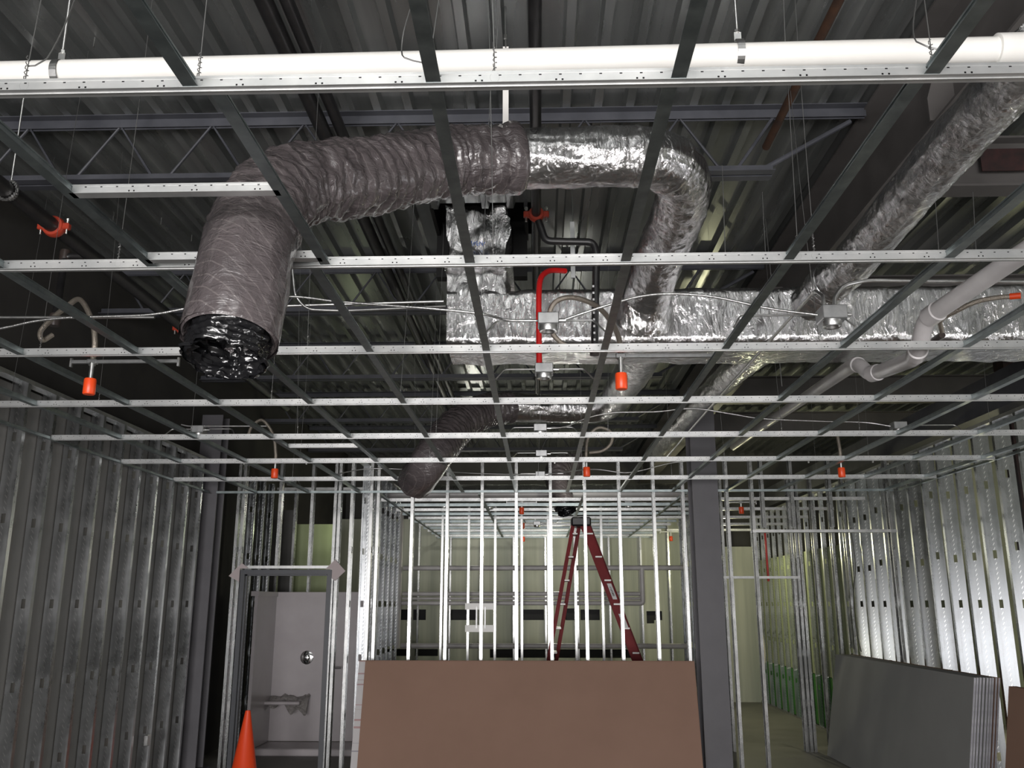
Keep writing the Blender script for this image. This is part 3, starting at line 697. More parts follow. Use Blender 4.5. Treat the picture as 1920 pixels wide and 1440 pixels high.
# long foil duct on the right, in two lengths
rd = spline([at(1960,85,a=3.35), at(1880,170,a=3.6), at(1735,330,a=4.2), at(1605,485,a=4.98), at(1545,540,a=5.38), at(1515,572,a=5.55)], .014)
t = thing('foil_duct_branch', 'long round foil duct running from top right down to the trunk duct', 'duct', rd[-1])
MB().tube(rd, .116, 72, disp=wrinkle(.010, 6, 3, 12)).build('insulation', 'foil', t, smooth=60)
for k in range(4):
    i = len(rd)-14-k*3; dd = (rd[i+1]-rd[i-1]).normalized()
    MB().tube([rd[i]-dd*.018, rd[i]-dd*.008, rd[i]+dd*.008, rd[i]+dd*.018], [.114,.125,.125,.114], 64, caps=False, disp=wrinkle(.004, 9, 4, k)).build('taped_ring', 'foil_crumple', t, smooth=60)
rd = spline([(1.76,6.12,3.68), at(1372,700,y=7.4), at(1315,755,y=8.9), at(1262,812,y=10.6), at(1225,850,y=12.3)], .04)
tag(MB().tube(rd, .112, 48, disp=wrinkle(.010, 5, 3, 22)).build('foil_duct_branch', 'foil', smooth=60), 'long thin foil duct continuing beyond the trunk towards the back right', 'duct')
# farther branch: behind trunk, loop and second flex
b2 = spline([(.80,6.10,3.68), at(1190,690,a=7.5), at(1170,720,a=8.4), at(1150,752,a=9.5), at(1125,765,a=9.85), at(1085,767,a=9.8), at(1020,765,a=9.7), at(952,763,a=9.6)], .03)
tag(MB().tube(b2, .155, 56, disp=wrinkle(.008, 5, 3, 31)).build('foil_duct_run', 'foil', smooth=60), 'farther foil duct run behind the trunk, left end joined to dark flex', 'duct')
F2 = [at(u,v,a=a) for u, v, a in [(958,763,9.6), (910,770,9.45), (868,790,9.1), (840,818,8.75), (815,850,8.5), (797,878,8.5), (779,904,8.7)]]
flex('flex_duct', F2, [.17,.18,.185,.185,.182,.18], 'farther dark flex duct pointing down left above the partition', seed=6., liner=False, n=48)
F3 = [at(u,v,y=y) for u, v, y in [(1085,868,12.6), (1050,876,12.3), (1044,900,12.2), (1055,935,12.1), (1060,950,12.05)]]
flex('flex_duct', F3, [.17,.17,.16,.15], 'black flex duct drop behind the partition above the ladder', seed=8., n=40)
rbm = MB().tube(spline([(-1.9,13.1,3.36), (0,13.1,3.36), (2.1,13.1,3.36)], .04), .16, 48, disp=wrinkle(.012, 5, 3, 41))
tag(rbm.build('foil_duct_run', 'foil_crumple', smooth=60), 'crumpled foil duct crossing the back room above the ladder', 'duct')
tag(MB().tube([(-2.1,12.35,3.28), (2.15,12.35,3.28)], .055, 20).build('back_room_pipe', 'pvc_grey'), 'thick grey pipe crossing the back room just above its ceiling grid', 'pipe')

# ------------------------------------------------------------------ pvc pipes
P0 = at(-260,146,y=2.87); P1 = at(2060,89,y=2.87)
t = thing('pvc_pipe', 'thick bright white pvc pipe crossing the top of the view', 'pipe', (P0+P1)/2)
MB().tube([P0, P1], .0465, 40).build('pipe', 'pvc', t)
dd = (P1-P0).normalized(); q = at(1905,92,y=2.87)
MB().tube([q-dd*.075, q-dd*.072, q+dd*.07, q+dd*.075], [.047,.057,.057,.047], 40).build('coupling', 'pvc', t)
for u, v, lab in ((112,140,'left'), (1385,102,'right')):
    c = at(u,v,y=2.87); t = thing('pipe_hanger', '%s steel strap hanger holding the white pipe' % lab, 'hanger', c, 'white pipe hangers')
    m = MB(); n = 28
    ring = [(c + Vector((0, .052*math.cos(a), .052*math.sin(a)))) for a in [2*PI*k/n for k in range(n+1)]]
    for a, b in zip(ring, ring[1:]):
        r0 = (a-c).normalized()*.002; r1 = (b-c).normalized()*.002; w = Vector((.013,0,0))
        m.add([a-w, a+w, b+w, b-w, a-w+r0, a+w+r0, b+w+r1, b-w+r1], [(0,1,2,3),(7,6,5,4),(0,4,5,1),(3,2,6,7)])
    m.box(c.x-.013, c.y-.004, c.z+.05, c.x+.013, c.y+.004, c.z+.09); m.build('strap', 'emt', t)
    MB().lathe([(0,0),(.011,0),(.011,.012),(0,.012)], c+Vector((0,0,.088)), 6).build('nut', 'bolt', t)
    MB().tube([c+Vector((0,0,.085)), Vector((c.x, c.y, DECK))], .006, 10).build('rod', 'emt', t)
# drain line at the right
dl = [at(1990,430,a=3.75), at(1910,480,a=4.0), at(1765,578,a=4.55), at(1735,600,a=4.68), at(1724,650,a=4.78), at(1715,672,a=4.95), at(1650,697,a=5.6), at(1630,702,a=5.72), at(1612,684,a=5.85), at(1600,684,a=6.0), at(1500,752,a=7.9), at(1420,806,a=10.), at(1375,838,a=12.)]
t = thing('pvc_pipe', 'dull white pvc drain line with bends at the right, running back', 'pipe', dl[5])
def rounded(P, r=.06, k=5):
    out = [P[0]]
    for a, b, c in zip(P, P[1:], P[2:]):
        d0 = (a-b); d1 = (c-b); q = min(r, d0.length*.45, d1.length*.45); d0.normalize(); d1.normalize()
        for j in range(k+1):
            s = j/k; out.append((b+d0*q)*(1-s)**2 + b*2*s*(1-s) + (b+d1*q)*s*s)
    return out + [P[-1]]
MB().tube(rounded(dl, .07), .046, 28).build('pipe', 'pvc_grey', t)
for a, b in ((2,3), (4,5), (6,7), (8,9)):
    c = (dl[a]+dl[b])/2; dd = (dl[b]-dl[a]).normalized()
    MB().tube([c-dd*.045, c-dd*.04, c+dd*.04, c+dd*.045], [.046,.053,.053,.046], 28).build('elbow_hub', 'pvc_grey', t)

# ------------------------------------------------------------------ black pipes, couplings
def pipe(name, pts, r, m, label, cat='pipe', n=16, rr=.04):
    return tag(MB().tube(rounded([Vector(p) for p in pts], rr) if len(pts) > 2 else pts, r, n).build(name, m), label, cat)
pipe('sprinkler_main', [(-3.0, 2.0, 4.08), (-3.0, 10.3, 4.08)], .046, 'blackpipe', 'black sprinkler main pipe running back along the left side', n=20)
pipe('sprinkler_main', [(0.0, 1.0, 4.32), (0.0, 13.0, 4.32)], .031, 'blackpipe', 'black sprinkler main pipe running back above the middle', n=18)
pipe('roof_pipe', [(at(590,210,z=4.62).x, 1.5, 4.62), (at(590,210,z=4.62).x, 16, 4.62)], .045, 'blackpipe', 'dark pipe under the deck left of the flex duct, passing the joists')
pipe('roof_pipe', [(at(625,210,z=4.66).x, 1.5, 4.66), (at(625,210,z=4.66).x, 16, 4.66)], .035, 'blackpipe', 'thinner dark pipe beside the dark pipe under the deck')
rp = at(1440,268,z=4.56)
pipe('rusty_pipe', [(rp.x, rp.y+.05, 4.56), (rp.x, .5, 4.56)], .024, 'rust', 'rusty brown pipe ending at the nearest bar joist, upper right')
def coupling(x, y, z, R, label, rot=0.):
    t = thing('pipe_coupling', label, 'coupling', (x, y, z), 'red pipe couplings')
    m = MB(); m.tube([(x,y-.03,z), (x,y-.028,z), (x,y-.012,z), (x,y+.012,z), (x,y+.028,z), (x,y+.03,z)], [R, R+.016, R+.022, R+.022, R+.016, R], 28)
    c, s = math.cos(rot), math.sin(rot)
    for k in (-1, 1):
        ex = k*(R+.032)
        m.bbox(x+ex*1-.022, y-.02, z-.02, x+ex*1+.022, y+.02, z+.02, .006)
    m.build('housing', 'redcoup', t)
    for k in (-1, 1):
        ex = x+k*(R+.036)
        MB().lathe([(0,-.05),(.007,-.05),(.007,.04),(.012,.04),(.012,.052),(0,.052)], (ex, y, z), 8).build('bolt', 'bolt', t)
coupling(-3.0, 5.05, 4.08, .046, 'red grooved coupling on the left black sprinkler main')
coupling(-3.0, 7.15, 4.08, .046, 'red grooved coupling farther along the left sprinkler main, beside the flex duct')
coupling(0.0, 5.48, 4.32, .031, 'red grooved coupling on the middle black pipe, under the foil duct')
# left branch and riser to the sprinkler hose
a0 = at(232,480,y=5.6); a1 = at(122,480,y=5.6); a2 = at(116,520,y=5.55); a3 = at(103,600,y=5.3); a4 = at(98,628,y=5.2)
t = thing('sprinkler_branch', 'dark threaded branch pipe with elbows dropping at far left', 'pipe', a3)
MB().tube(rounded([Vector((-3.0,5.6,a0.z)), a1, a2, a3], .05), .024, 16).build('pipe', 'blackpipe', t)
for p in (a1, a3):
    MB().lathe([(0,-.04),(.032,-.04),(.036,-.02),(.036,.02),(.032,.04),(0,.04)], p, 14).build('elbow', 'brownpipe', t)
MB().lathe([(.026,-.012),(.034,-.012),(.034,.012),(.026,.012)], (a0+a1)/2, 8, (1,0,0)).build('ring', 'emt', t)
t2 = thing('pipe_hanger', 'rod and hook hanger holding the left black sprinkler main', 'hanger', (-3.0, 4.55, 4.08))
hk = [Vector((-3.0,4.55,4.08)) + Vector((.058*math.cos(a), 0, .058*math.sin(a))) for a in [PI*.42 - k*PI*1.25/14 for k in range(15)]]
m = MB()
for a, b in zip(hk, hk[1:]): m.box(min(a.x,b.x)-.002, 4.538, min(a.z,b.z)-.002, max(a.x,b.x)+.002, 4.562, max(a.z,b.z)+.002)
m.tube(hk, .005, 8); m.build('hook', 'emt', t2); MB().tube([hk[0], Vector((hk[0].x, 4.55, 4.86))], .005, 8).build('rod', 'emt', t2)
MB().bbox(hk[0].x-.015, 4.53, 4.80, hk[0].x+.015, 4.57, 4.87, .004).build('clamp', 'emt', t2)
# branch for the middle drop
e1 = at(1020,452,y=5.48); e2 = at(1112,454,y=5.48); e3 = at(1116,500,y=5.46); e4 = at(1116,652,y=5.40)
t = thing('sprinkler_branch', 'black drop pipe with white lettering in front of the trunk duct', 'pipe', e4)
MB().tube(rounded([Vector((0.,5.48,4.32)), Vector((.06,5.48,e1.z)), e2, Vector((e2.x+.02, 5.47, e2.z-.08)), Vector((e4.x, 5.47, e4.z))], .04), .024, 16).build('pipe', 'blackpipe', t)
m = MB()
for k in range(9):
    z = 3.43+k*.045; m.box(e4.x-.006, 5.4445, z, e4.x+.006, 5.4462, z+.014)
m.build('lettering', 'label', t, smooth=0)
MB().lathe([(0,-.03),(.03,-.03),(.03,.03),(0,.03)], Vector((e4.x,5.47,e4.z)), 12).build('elbow', 'brownpipe', t)
pipe('nipple_pipe', [at(1110,455,y=5.6), at(1118,470,y=5.6)], .018, 'brownpipe', 'short dark pipe stub by the middle branch')

# ------------------------------------------------------------------ sprinkler drops
def drop(c, hose, label, bar=True, bx=(-.3, .3), stem=.10, inlet=None):
    """c: centre of the orange cap"""
    t = thing('sprinkler_drop', label, 'sprinkler drop', (c.x, c.y, c.z-.045), 'flexible sprinkler drops')
    MB().lathe([(0,-.045),(.029,-.045),(.033,-.04),(.033,.036),(.030,.045),(.012,.045),(0,.045)], c, 24).build('orange_cap', 'orange', t)
    top = c + Vector((0, 0, .045+stem))
    MB().lathe([(.012,.0),(.0125,stem*.75),(.018,stem*.76),(.018,stem*.9),(.013,stem)], c+Vector((0,0,.045)), 16).build('stem', 'emt', t)
    if bar:
        bz = max(G+.045, c.z+.10)
        m = MB(); m.box(c.x+bx[0], c.y-.010, bz, c.x+bx[1], c.y+.010, bz+.018); m.build('bracket_bar', 'box', t, smooth=0)
        for s in bx:
            MB().prof([(-.008,0),(.008,0),(.008,-.05),(-.008,-.05)], (c.x+s-.006, c.y, bz+.03), (c.x+s+.006, c.y, bz+.03)).build('end_clip', 'emt', t, smooth=0)
        MB().bbox(c.x-.028, c.y-.016, bz-.004, c.x+.028, c.y+.016, bz+.024, .004).build('centre_clamp', 'box', t)
    if hose:
        P = spline([top] + hose, .012); MB().tube(P, .0155, 14).build('hose', 'braid', t)
    return t
c1 = at(168,725,y=4.75)
c1.z = max(c1.z, 2.96)
drop(c1, [at(178,640,y=4.76), at(172,600,y=4.80), at(150,562,y=4.88), at(125,575,y=4.95), at(95,600,y=5.05), at(76,622,y=5.1), at(80,638,y=5.15), a4], 'orange capped sprinkler drop with arched braided hose at far left', bx=(-.12,.49))
c2 = at(1165,715,y=4.72); c2.z = max(c2.z, 2.96)
drop(c2, [at(1163,645,y=4.76), at(1150,610,y=4.9), at(1120,575,y=5.05), at(1075,558,y=5.15), at(1042,566,y=5.2), at(1029,595,y=5.22), at(1038,628,y=5.25), at(1065,650,y=5.3), at(1100,655,y=5.38)], 'orange capped sprinkler drop with looped hose before the trunk duct', bx=(-.10,.51))
c3 = at(515,888,y=8.35)
drop(c3, [at(517,850,y=8.35), at(512,815,y=8.38), at(492,788,y=8.4), at(472,800,y=8.45), at(464,822,y=8.5)], 'orange capped sprinkler drop with hose farther back on the left')
c4 = at(1100,885,y=8.35)
drop(c4, [at(1099,850,y=8.35), at(1103,820,y=8.4), at(1122,802,y=8.4), at(1145,810,y=8.4), at(1146,830,y=8.4), at(1130,845,y=8.4), at(1105,849,y=8.42)], 'orange capped sprinkler drop with round hose loop, left of ladder top')
c5 = at(1578,886,y=8.4)
drop(c5, [at(1575,845,y=8.4), at(1570,815,y=8.45)], 'orange capped sprinkler drop below the drain line at the right')
MB_ = [(978,958,12.0,'nearest of the three orange caps in the back room'), (980,986,14.2,'middle of the three orange caps in the back room'), (981,1011,17.0,'farthest of the three orange caps in the back room'),
       (1258,1010,17.0,'orange cap in the back room right of the ladder'), (1390,957,12.0,'red orange cap above the corridor, right of the column')]
for u, v, y, lab in MB_:
    drop(at(u,v,y=y), [], lab, bar=True, bx=(-.2,.2))
# unfinished hose pointing right
h = [at(1766,622,y=5.2), at(1764,600,y=5.1), at(1790,585,y=5.0), at(1830,566,y=4.9), at(1870,558,y=4.85), at(1893,556,y=4.82)]
t = thing('sprinkler_drop', 'loose sprinkler hose with orange cap pointing right, beside the drain line', 'sprinkler drop', h[0])
MB().tube(spline(h, .012), .014, 12).build('hose', 'braid', t)
dd = (h[-1]-h[-2]).normalized(); MB().lathe([(0,0),(.018,0),(.018,.055),(0,.055)], h[-1], 16, dd).build('orange_cap', 'orange', t)
MB().tube([h[0]+Vector((0,0,-.02)), h[0]+Vector((.0,.2,-.02))], .02, 12).build('inlet', 'brownpipe', t)

# ------------------------------------------------------------------ ceiling boxes
def jbox(u, v, y, label, w=.105, hgt=.06, barx=None):
    c = at(u, v, y=y); t = thing('junction_box', label, 'junction box', c, 'steel ceiling boxes')
    MB().bbox(c.x-w/2, c.y-w/2, c.z, c.x+w/2, c.y+w/2, c.z+hgt, .004).build('box', 'box', t, smooth=0)
    MB().lathe([(.02,-.004),(.034,-.026),(.043,-.028),(.046,-.022),(.046,0)], c, 28).build('ring', 'emt', t)
    MB().lathe([(0,-.012),(.036,-.012),(.036,0)], c, 24).build('opening', 'blackplastic', t)
    j = round((c.x-GX(0))/.6096-.5); xa, xb = GX(j)+.01, GX(j+1)-.01
    if xa > c.x-w/2 or xb < c.x+w/2: xa, xb = c.x-.3, c.x+.3
    z = c.z+hgt*.8
    m = MB().tube(rounded([Vector((xa, c.y, G+.05)), Vector((xa+.05, c.y+w/2+.004, z)), Vector((xb-.05, c.y+w/2+.004, z)), Vector((xb, c.y, G+.05))], .02), .005, 8)
    m.build('mounting_bar', 'emt', t)
    MB().lathe([(0,0),(.011,0),(.011,.035),(0,.035)], (c.x+w/2, c.y, c.z+hgt*.5), 12, (1,0,0)).build('connector', 'emt', t)
    return c
B1 = jbox(1028,612,4.24, 'steel ceiling box in front of the trunk duct, left of the hose loop')
B2 = jbox(1020,702,5.20, 'steel ceiling box at the end of the red conduit', w=.11)
B3 = jbox(1560,603,4.20, 'largest steel ceiling box, at right before the trunk duct', w=.12, hgt=.07)
B4 = jbox(373,813,7.03, 'small steel ceiling box far left above the left wall studs')
B5 = jbox(1013,810,7.03, 'small steel ceiling box under the farther foil duct run')
B6 = jbox(1015,857,8.25, 'small steel ceiling box between the two farthest flex ducts')
B7 = jbox(1685,806,7.03, 'small steel ceiling box at the right above the right wall')
B8 = jbox(545,905,10.05, 'small dark ceiling box above the grey door frame')
B9 = jbox(1013,895,9.7, 'pale ceiling box just before the partition, above the ladder')
for k, (u, v, y, lab) in enumerate(((918,951,12.4,'left'), (1178,948,12.4,'right'), (1007,985,14.0,'middle'))):
    jbox(u, v, y, '%s ceiling box in the back room grid' % lab)
# red conduit
pipe('red_conduit', [at(1060,508,y=5.55), at(1030,506,y=5.45), at(1012,520,y=5.30), at(1010,560,y=5.22), at(1011,688,y=5.2)], .018, 'red', 'bright red conduit dropping to a steel box in front of the trunk duct', n=16, rr=.08)
# armored cables
def cable(pts, label, r=.0065, m='mc'):
    return tag(MB().tube(spline(pts, .03), r, 10).build('armored_cable' if m == 'mc' else 'cable', m), label, 'cable')
cable([at(-30,622,y=4.3), at(30,610,y=4.3), at(60,603,y=4.3), at(120,596,y=4.3), at(180,594,y=4.3), at(280,590,y=4.3), at(350,578,y=4.3), at(420,566,y=4.3), at(540,556,y=4.3), at(640,566,y=4.3), at(800,578,y=4.3), at(900,588,y=4.3), at(950,600,y=4.25), B1+Vector((-.06,0,.03))], 'long armored cable sagging from far left to the middle steel box')
cable([B1+Vector((.07,0,.03)), at(1085,590,y=4.22), at(1140,572,y=4.2), at(1200,556,y=4.2), at(1260,551,y=4.2), at(1340,557,y=4.2), at(1440,578,y=4.2), B3+Vector((-.07,0,.035))], 'armored cable linking the middle steel box to the right one')
cable([B5+Vector((.06,0,.03)), at(1060,800,y=7.05), at(1100,784,y=7.1), at(1150,774,y=7.1), at(1230,772,y=7.1), at(1300,766,y=7.1), at(1370,776,y=7.1), at(1430,785,y=7.1), at(1540,790,y=7.1), at(1620,792,y=7.1), B7+Vector((-.06,0,.03))], 'thin cable running from the middle small box to the right one')
cable([B8+Vector((.06,0,.03)), at(600,896,y=10.0), at(680,880,y=9.9), at(760,880,y=9.9), at(900,888,y=9.8), B9+Vector((-.05,0,.03))], 'thin cable from the box above the door frame to the partition middle')
cable([B9+Vector((.06,0,.03)), at(1110,880,y=9.9), at(1180,886,y=9.9), at(1260,868,y=9.9), at(1330,862,y=9.9)], 'thin cable right of the pale box just before the partition')
cable([B6+Vector((0,0,.07)), at(1018,835,y=8.3), at(1025,822,y=8.35), at(1040,815,y=8.4)], 'short curved cable rising from the box between the flex ducts')
# conduit runs (straight steel)
pipe('steel_conduit', [at(-60,595,y=4.6), at(290,595,y=4.6)], .008, 'emt', 'straight thin steel conduit at far left beside the armored cable')
pipe('steel_conduit', [at(548,500,y=5.0), at(553,555,y=5.0), at(575,580,y=5.05), at(640,583,y=5.1), at(835,574,y=5.3)], .0085, 'emt', 'bent steel conduit right of the flex duct, ending at the trunk', rr=.1)
pipe('steel_conduit', [at(520,574,y=5.35), at(832,565,y=5.35)], .010, 'emt', 'straight bright steel conduit running to the left end of the trunk')
pipe('steel_conduit', [B3+Vector((.02,0,.07)), at(1564,560,y=4.22), at(1580,535,y=4.25), at(1620,526,y=4.3), at(2000,529,y=4.3)], .010, 'emt', 'steel conduit curving from the right box out to the right edge', rr=.09)
q0 = at(1528,545,y=4.45); q1 = at(1330,765,z=q0.z)
pipe('steel_conduit', [B3+Vector((-.03,0,.07)), at(1543,555,y=4.22), q0, q1, Vector((q1.x, 10., q1.z))], .009, 'emt', 'steel conduit rising from the right box and running straight back', rr=.05)
pipe('steel_conduit', [at(340,796,y=7.0), at(352,799,y=7.0), at(500,799,y=7.0)], .006, 'emt', 'thin pale conduit above the far left ceiling box', rr=.03)
# duct strap and small deck hardware
s0 = at(948,240,y=4.13)
t = thing('duct_strap', 'white flat vertical strap hanging down to the foil duct', 'strap', s0)
MB().box(s0.x-.015, s0.y-.002, s0.z-.02, s0.x+.015, s0.y+.002, 4.66).build('strap', 'pvc', t, smooth=0)
MB().tube([(s0.x, s0.y, 4.65), (s0.x-.004, s0.y, DECK)], .005, 8).build('rod', 'emt', t)
MB().lathe([(0,-.012),(.009,-.012),(.009,.012),(0,.012)], (s0.x-.002, s0.y, 4.72), 8).build('nut', 'bolt', t)
st = at(1072,420,y=5.7); t = thing('strut_hanger', 'thin rod and strut holding the middle branch pipe', 'hanger', st)
MB().tube([(st.x,st.y,4.9), (st.x+.01,st.y,4.35)], .004, 8).build('rod', 'emt', t); MB().box(st.x-.012, st.y-.01, 3.95, st.x+.018, st.y+.01, 4.36).build('strut', 'box', t, smooth=0)
c = at(1430,360,y=7.0); t = thing('strut_hanger', 'pale green strut with thin rod under the deck at upper right', 'hanger', c)
MB().box(c.x-.13, c.y-.02, c.z, c.x+.13, c.y+.02, c.z+.04).build('strut', 'greenboard', t, smooth=0); MB().tube([c, Vector((c.x+.04, c.y, 3.5))], .004, 8).build('rod', 'wire', t)
for k, (u, v) in enumerate(((178,70),(118,412),(125,468),(150,445),(213,405),(303,408),(360,440),(28,430),(57,470))):
    p = at(u, v, z=DECK); 
    tag(MB().tube([p+Vector((0,0,.0)), p+Vector((0,0,-.06))], .004, 6).build('deck_screw', 'bolt'), '%s screw tip poking down from the left part of the deck' % ORD[k+1], 'screw', 'deck screws')
# wires over ducts at the front
wire(at(928,150,y=3.4), at(928,-20,y=3.4), 'twisted hanger wire above the white pipe, left of the strap')
for k, (u, v0, v1, y) in enumerate(((1475,0,160,3.0),(1360,310,478,4.7),(1435,360,470,4.9),(1760,380,470,4.4),(1830,360,470,4.4))):
    tag(MB().tube([at(u,v1,y=y), at(u-6,v0,y=y)], .0022, 6).build('hanger_wire', 'wire'), 'thin wire hanging free at upper right, %s from the left' % ORD[k+1], 'wire', 'free hanging wires')

# ------------------------------------------------------------------ door frame and corner guards
t = thing('door_frame', 'grey steel door frame standing in the stud partition', 'door frame', (-2.93, PY-.02, 0))
fy0, fy1 = PY-.018, PY+.12; XA, XB, ZT = -3.44, -2.38, 2.185
def fprof(inward):  # jamb section: face, return, stop
    return None
for nm, xo, s in (('left_jamb', XA, 1), ('right_jamb', XB, -1)):
    m = MB(); a, b_ = sorted((xo, xo+s*.05)); m.box(a, fy0, 0, b_, fy1, ZT); a, b_ = sorted((xo+s*.05, xo+s*.066)); m.box(a, fy0+.05, 0, b_, fy1-.03, ZT-.05)
    m.build('jamb', 'frame', t, smooth=0)
m = MB().box(XA, fy0-.001, ZT-.05, XB, fy1, ZT+.001); m.box(XA+.05, fy0+.05, ZT-.066, XB-.05, fy1-.03, ZT-.05); m.build('head', 'frame', t, smooth=0)
for x, z, s, lab in ((-3.40, 2.16, .11, 'left'), (-2.335, 2.185, .13, 'right')):
    y = PY-.03
    m = MB()
    if lab == 'left': poly = [(-3.57,2.115), (-3.50,2.19), (-3.425,2.26), (-3.35,2.205), (-3.40,2.20), (-3.445,2.20), (-3.445,2.05)]
    else: poly = [(-2.335,2.06), (-2.22,2.17), (-2.345,2.30), (-2.455,2.19), (-2.375,2.19), (-2.375,2.09)]
    n = len(poly); m.add([(a, y, b) for a, b in poly]+[(a, y+.006, b) for a, b in poly], [tuple(range(n)), tuple(range(n, 2*n))[::-1]]+[(i, (i+1) % n, n+(i+1) % n, n+i) for i in range(n)])
    tag(m.build('corner_guard', 'card', smooth=0), 'pinkish diamond cardboard guard on the %s top corner of the door frame' % lab, 'corner guard', 'door frame corner guards')

# shower stall behind the door
t = thing('shower_stall', 'grey white moulded shower stall seen through the door frame', 'shower', (-3.0, 12.2, 0))
MB().box(-3.62, 11.55, .05, -3.58, 12.42, 1.93).box(-3.66, 11.52, 1.90, -3.56, 12.46, 1.96).build('side_panel', 'stall', t)
MB().box(-3.60, 12.40, .05, -2.22, 12.44, 1.93).build('back_panel', 'stall', t)
MB().box(-3.64, 12.38, 1.90, -2.2, 12.46, 1.96).build('top_lip', 'stall', t)
MB().bbox(-3.62, 11.55, 0, -2.22, 12.40, .045, .01).build('pan', 'stall', t); MB().bbox(-3.62, 11.52, 0, -2.22, 11.60, .085, .012).build('curb', 'stall', t)
kc = at(575,1233,y=12.39)
MB().lathe([(0,-.0),(.088,-.0),(.088,.006),(.07,.012),(.045,.014),(.04,.05),(.028,.055),(0,.055)], (kc.x, 12.40, kc.z), 36, (0,-1,0)).build('valve_plate', 'chrome', t)
m = MB(); sh = at(520,1310,y=12.3)
nx, ny = 34, 14; vs = []
for i in range(nx+1):
    for j in range(ny+1):
        x = sh.x-.42+.84*i/nx; yy = 12.39-.22*j/ny; q = Vector((x*9, yy*9, 3.))
        vs.append((x, yy, sh.z+.03+.05*noise.noise(q)+.03*noise.noise(q*3)-.26*(j/ny)**2*(.6+.8*noise.noise(Vector((x*7,0,9))))))
m.add(vs, [(i*(ny+1)+j, (i+1)*(ny+1)+j, (i+1)*(ny+1)+j+1, i*(ny+1)+j+1) for i in range(nx) for j in range(ny)])
tag(m.build('plastic_wrap', 'film', smooth=80), 'crumpled plastic wrapping stuck on the shower seat', 'plastic')
MB().bbox(sh.x-.30, 12.12, sh.z-.06, sh.x+.34, 12.40, sh.z-.02, .01).build('seat', 'stall', t)
pipe('grab_bar', [at(612,1253,y=12.2), at(640,1253,y=12.2)], .012, 'chrome', 'thin chrome grab bar right of the door frame, behind the studs')

c = at(276,1388,x=XL+.03)
t = thing('hanging_tag_box', 'small shiny metal box hanging on the lower left wall studs', 'box', c)
MB().bbox(c.x-.02, c.y-.035, c.z-.05, c.x+.02, c.y+.035, c.z+.05, .004).build('box', 'emt', t, smooth=0); MB().tube([c+Vector((0,0,.05)), c+Vector((0,.01,.20))], .003, 6).build('wire', 'wire', t)
# cone
cc = at(465,1332,z=.71); t = thing('traffic_cone', 'orange traffic cone standing in front of the door frame', 'cone', (cc.x, cc.y, 0))
MB().lathe([(.150,.03),(.145,.035),(.03,.69),(.026,.71),(.018,.71),(.018,.68)], (cc.x, cc.y, 0), 36).build('body', 'coneo', t)
MB().bbox(cc.x-.19, cc.y-.19, 0, cc.x+.19, cc.y+.19, .035, .012).build('base', 'blackplastic', t)

# ------------------------------------------------------------------ board stacks
# brown stack leaning on the partition
lean = math.radians(13); 
def lean_board(x0, x1, yb, off, th=.0155, h=1.219, m='brown', name='gypsum_board', label=None, group=None, z0=0):
    o = MB(); dy, dz = math.sin(lean), math.cos(lean); nrm = Vector((0, dz, -dy))
    base = Vector((0, yb, 0)) + nrm*off - Vector((0,0,0)); base.z = z0
    A = Vector((0,dy,dz))*h
    vs = []
    for x in (x0, x1):
        for q in (base, base+A, base+A+nrm*th, base+nrm*th): vs.append((x, q.y, q.z + (th*dy)))
    o.add(vs, [(0,1,2,3),(7,6,5,4),(0,4,5,1),(1,5,6,2),(2,6,7,3),(3,7,4,0)])
    ob = o.build(name, m, smooth=0); tag(ob, label, 'gypsum board', group); return ob, base, A, nrm
names = ['front', 'second', 'third', 'fourth']
for k in range(4):
    x0 = -1.895 if k == 0 else -1.965 - .002*k; x1 = x0+3.56 if k == 0 else x0+3.64
    ob, base, A, nrm = lean_board(x0, x1, 9.80, k*.0165, label='brown faced gypsum board, %s of the leaning stack before the partition' % ('front one' if k == 0 else names[k]+' one back'), group='brown leaning boards', h=1.225 if k == 0 else 1.232)
    if k == 1:
        dy, dz = math.sin(lean), math.cos(lean); e = []
        for x in (x0-.001, x0+.075):
            for h in (0.01, 1.225): e.append(Vector((x, 0, 0)) + Vector((0, base.y, 0.004)) + Vector((0,dy,dz))*h - nrm*.0015)
        mt = MB().add(e, [(0,1,3,2)]); tp = mt.build('end_tape', 'tape', smooth=0)
        tp.parent = ob; tp.location = -Vector(ob.location) + Vector(tp.location); tp['label'] = 'printed white end tape'
# grey stack leaning on the right wall
def side_board(y0, y1, xb, off, th, h, m, label, group, ln=math.radians(10), name='gypsum_board', z0=0.):
    o = MB(); dx, dz = math.sin(ln), math.cos(ln); nrm = Vector((dz, 0, -dx)); base = Vector((xb, 0, z0)) + nrm*off; base.z = z0 + th*dx
    A = Vector((dx,0,dz))*h; vs = []
    for y in (y0, y1):
        for q in (base, base+A, base+A+nrm*th, base+nrm*th): vs.append((q.x, y, q.z))
    o.add(vs, [(3,2,1,0),(4,5,6,7),(1,5,4,0),(2,6,5,1),(3,7,6,2),(0,4,7,3)])
    ob = o.build(name, m, smooth=0); tag(ob, label, 'gypsum board', group)
    tpe = MB(); q = [base+nrm*.002+A*.002, base+A*.998+nrm*.002, base+A*.998+nrm*(th-.002), base+nrm*(th-.002)+A*.002]
    tpe.add([(p.x, y0-.0015, p.z) for p in q], [(3,2,1,0)]); tp = tpe.build('end_tape', 'endtape', ob, smooth=0); tp['label'] = 'pale end tape'
    return ob
for k in range(9):
    side_board(8.12 + random.uniform(-.008,.008), 11.77 + random.uniform(-.02,.02), 3.515, k*.0262, .0185, 1.205, 'grey' if k < 7 else 'brown', '%s double gypsum board in the right stack, %s from the room side' % ('grey' if k < 7 else 'brown', ORD[k+1]), 'boards leaning right')
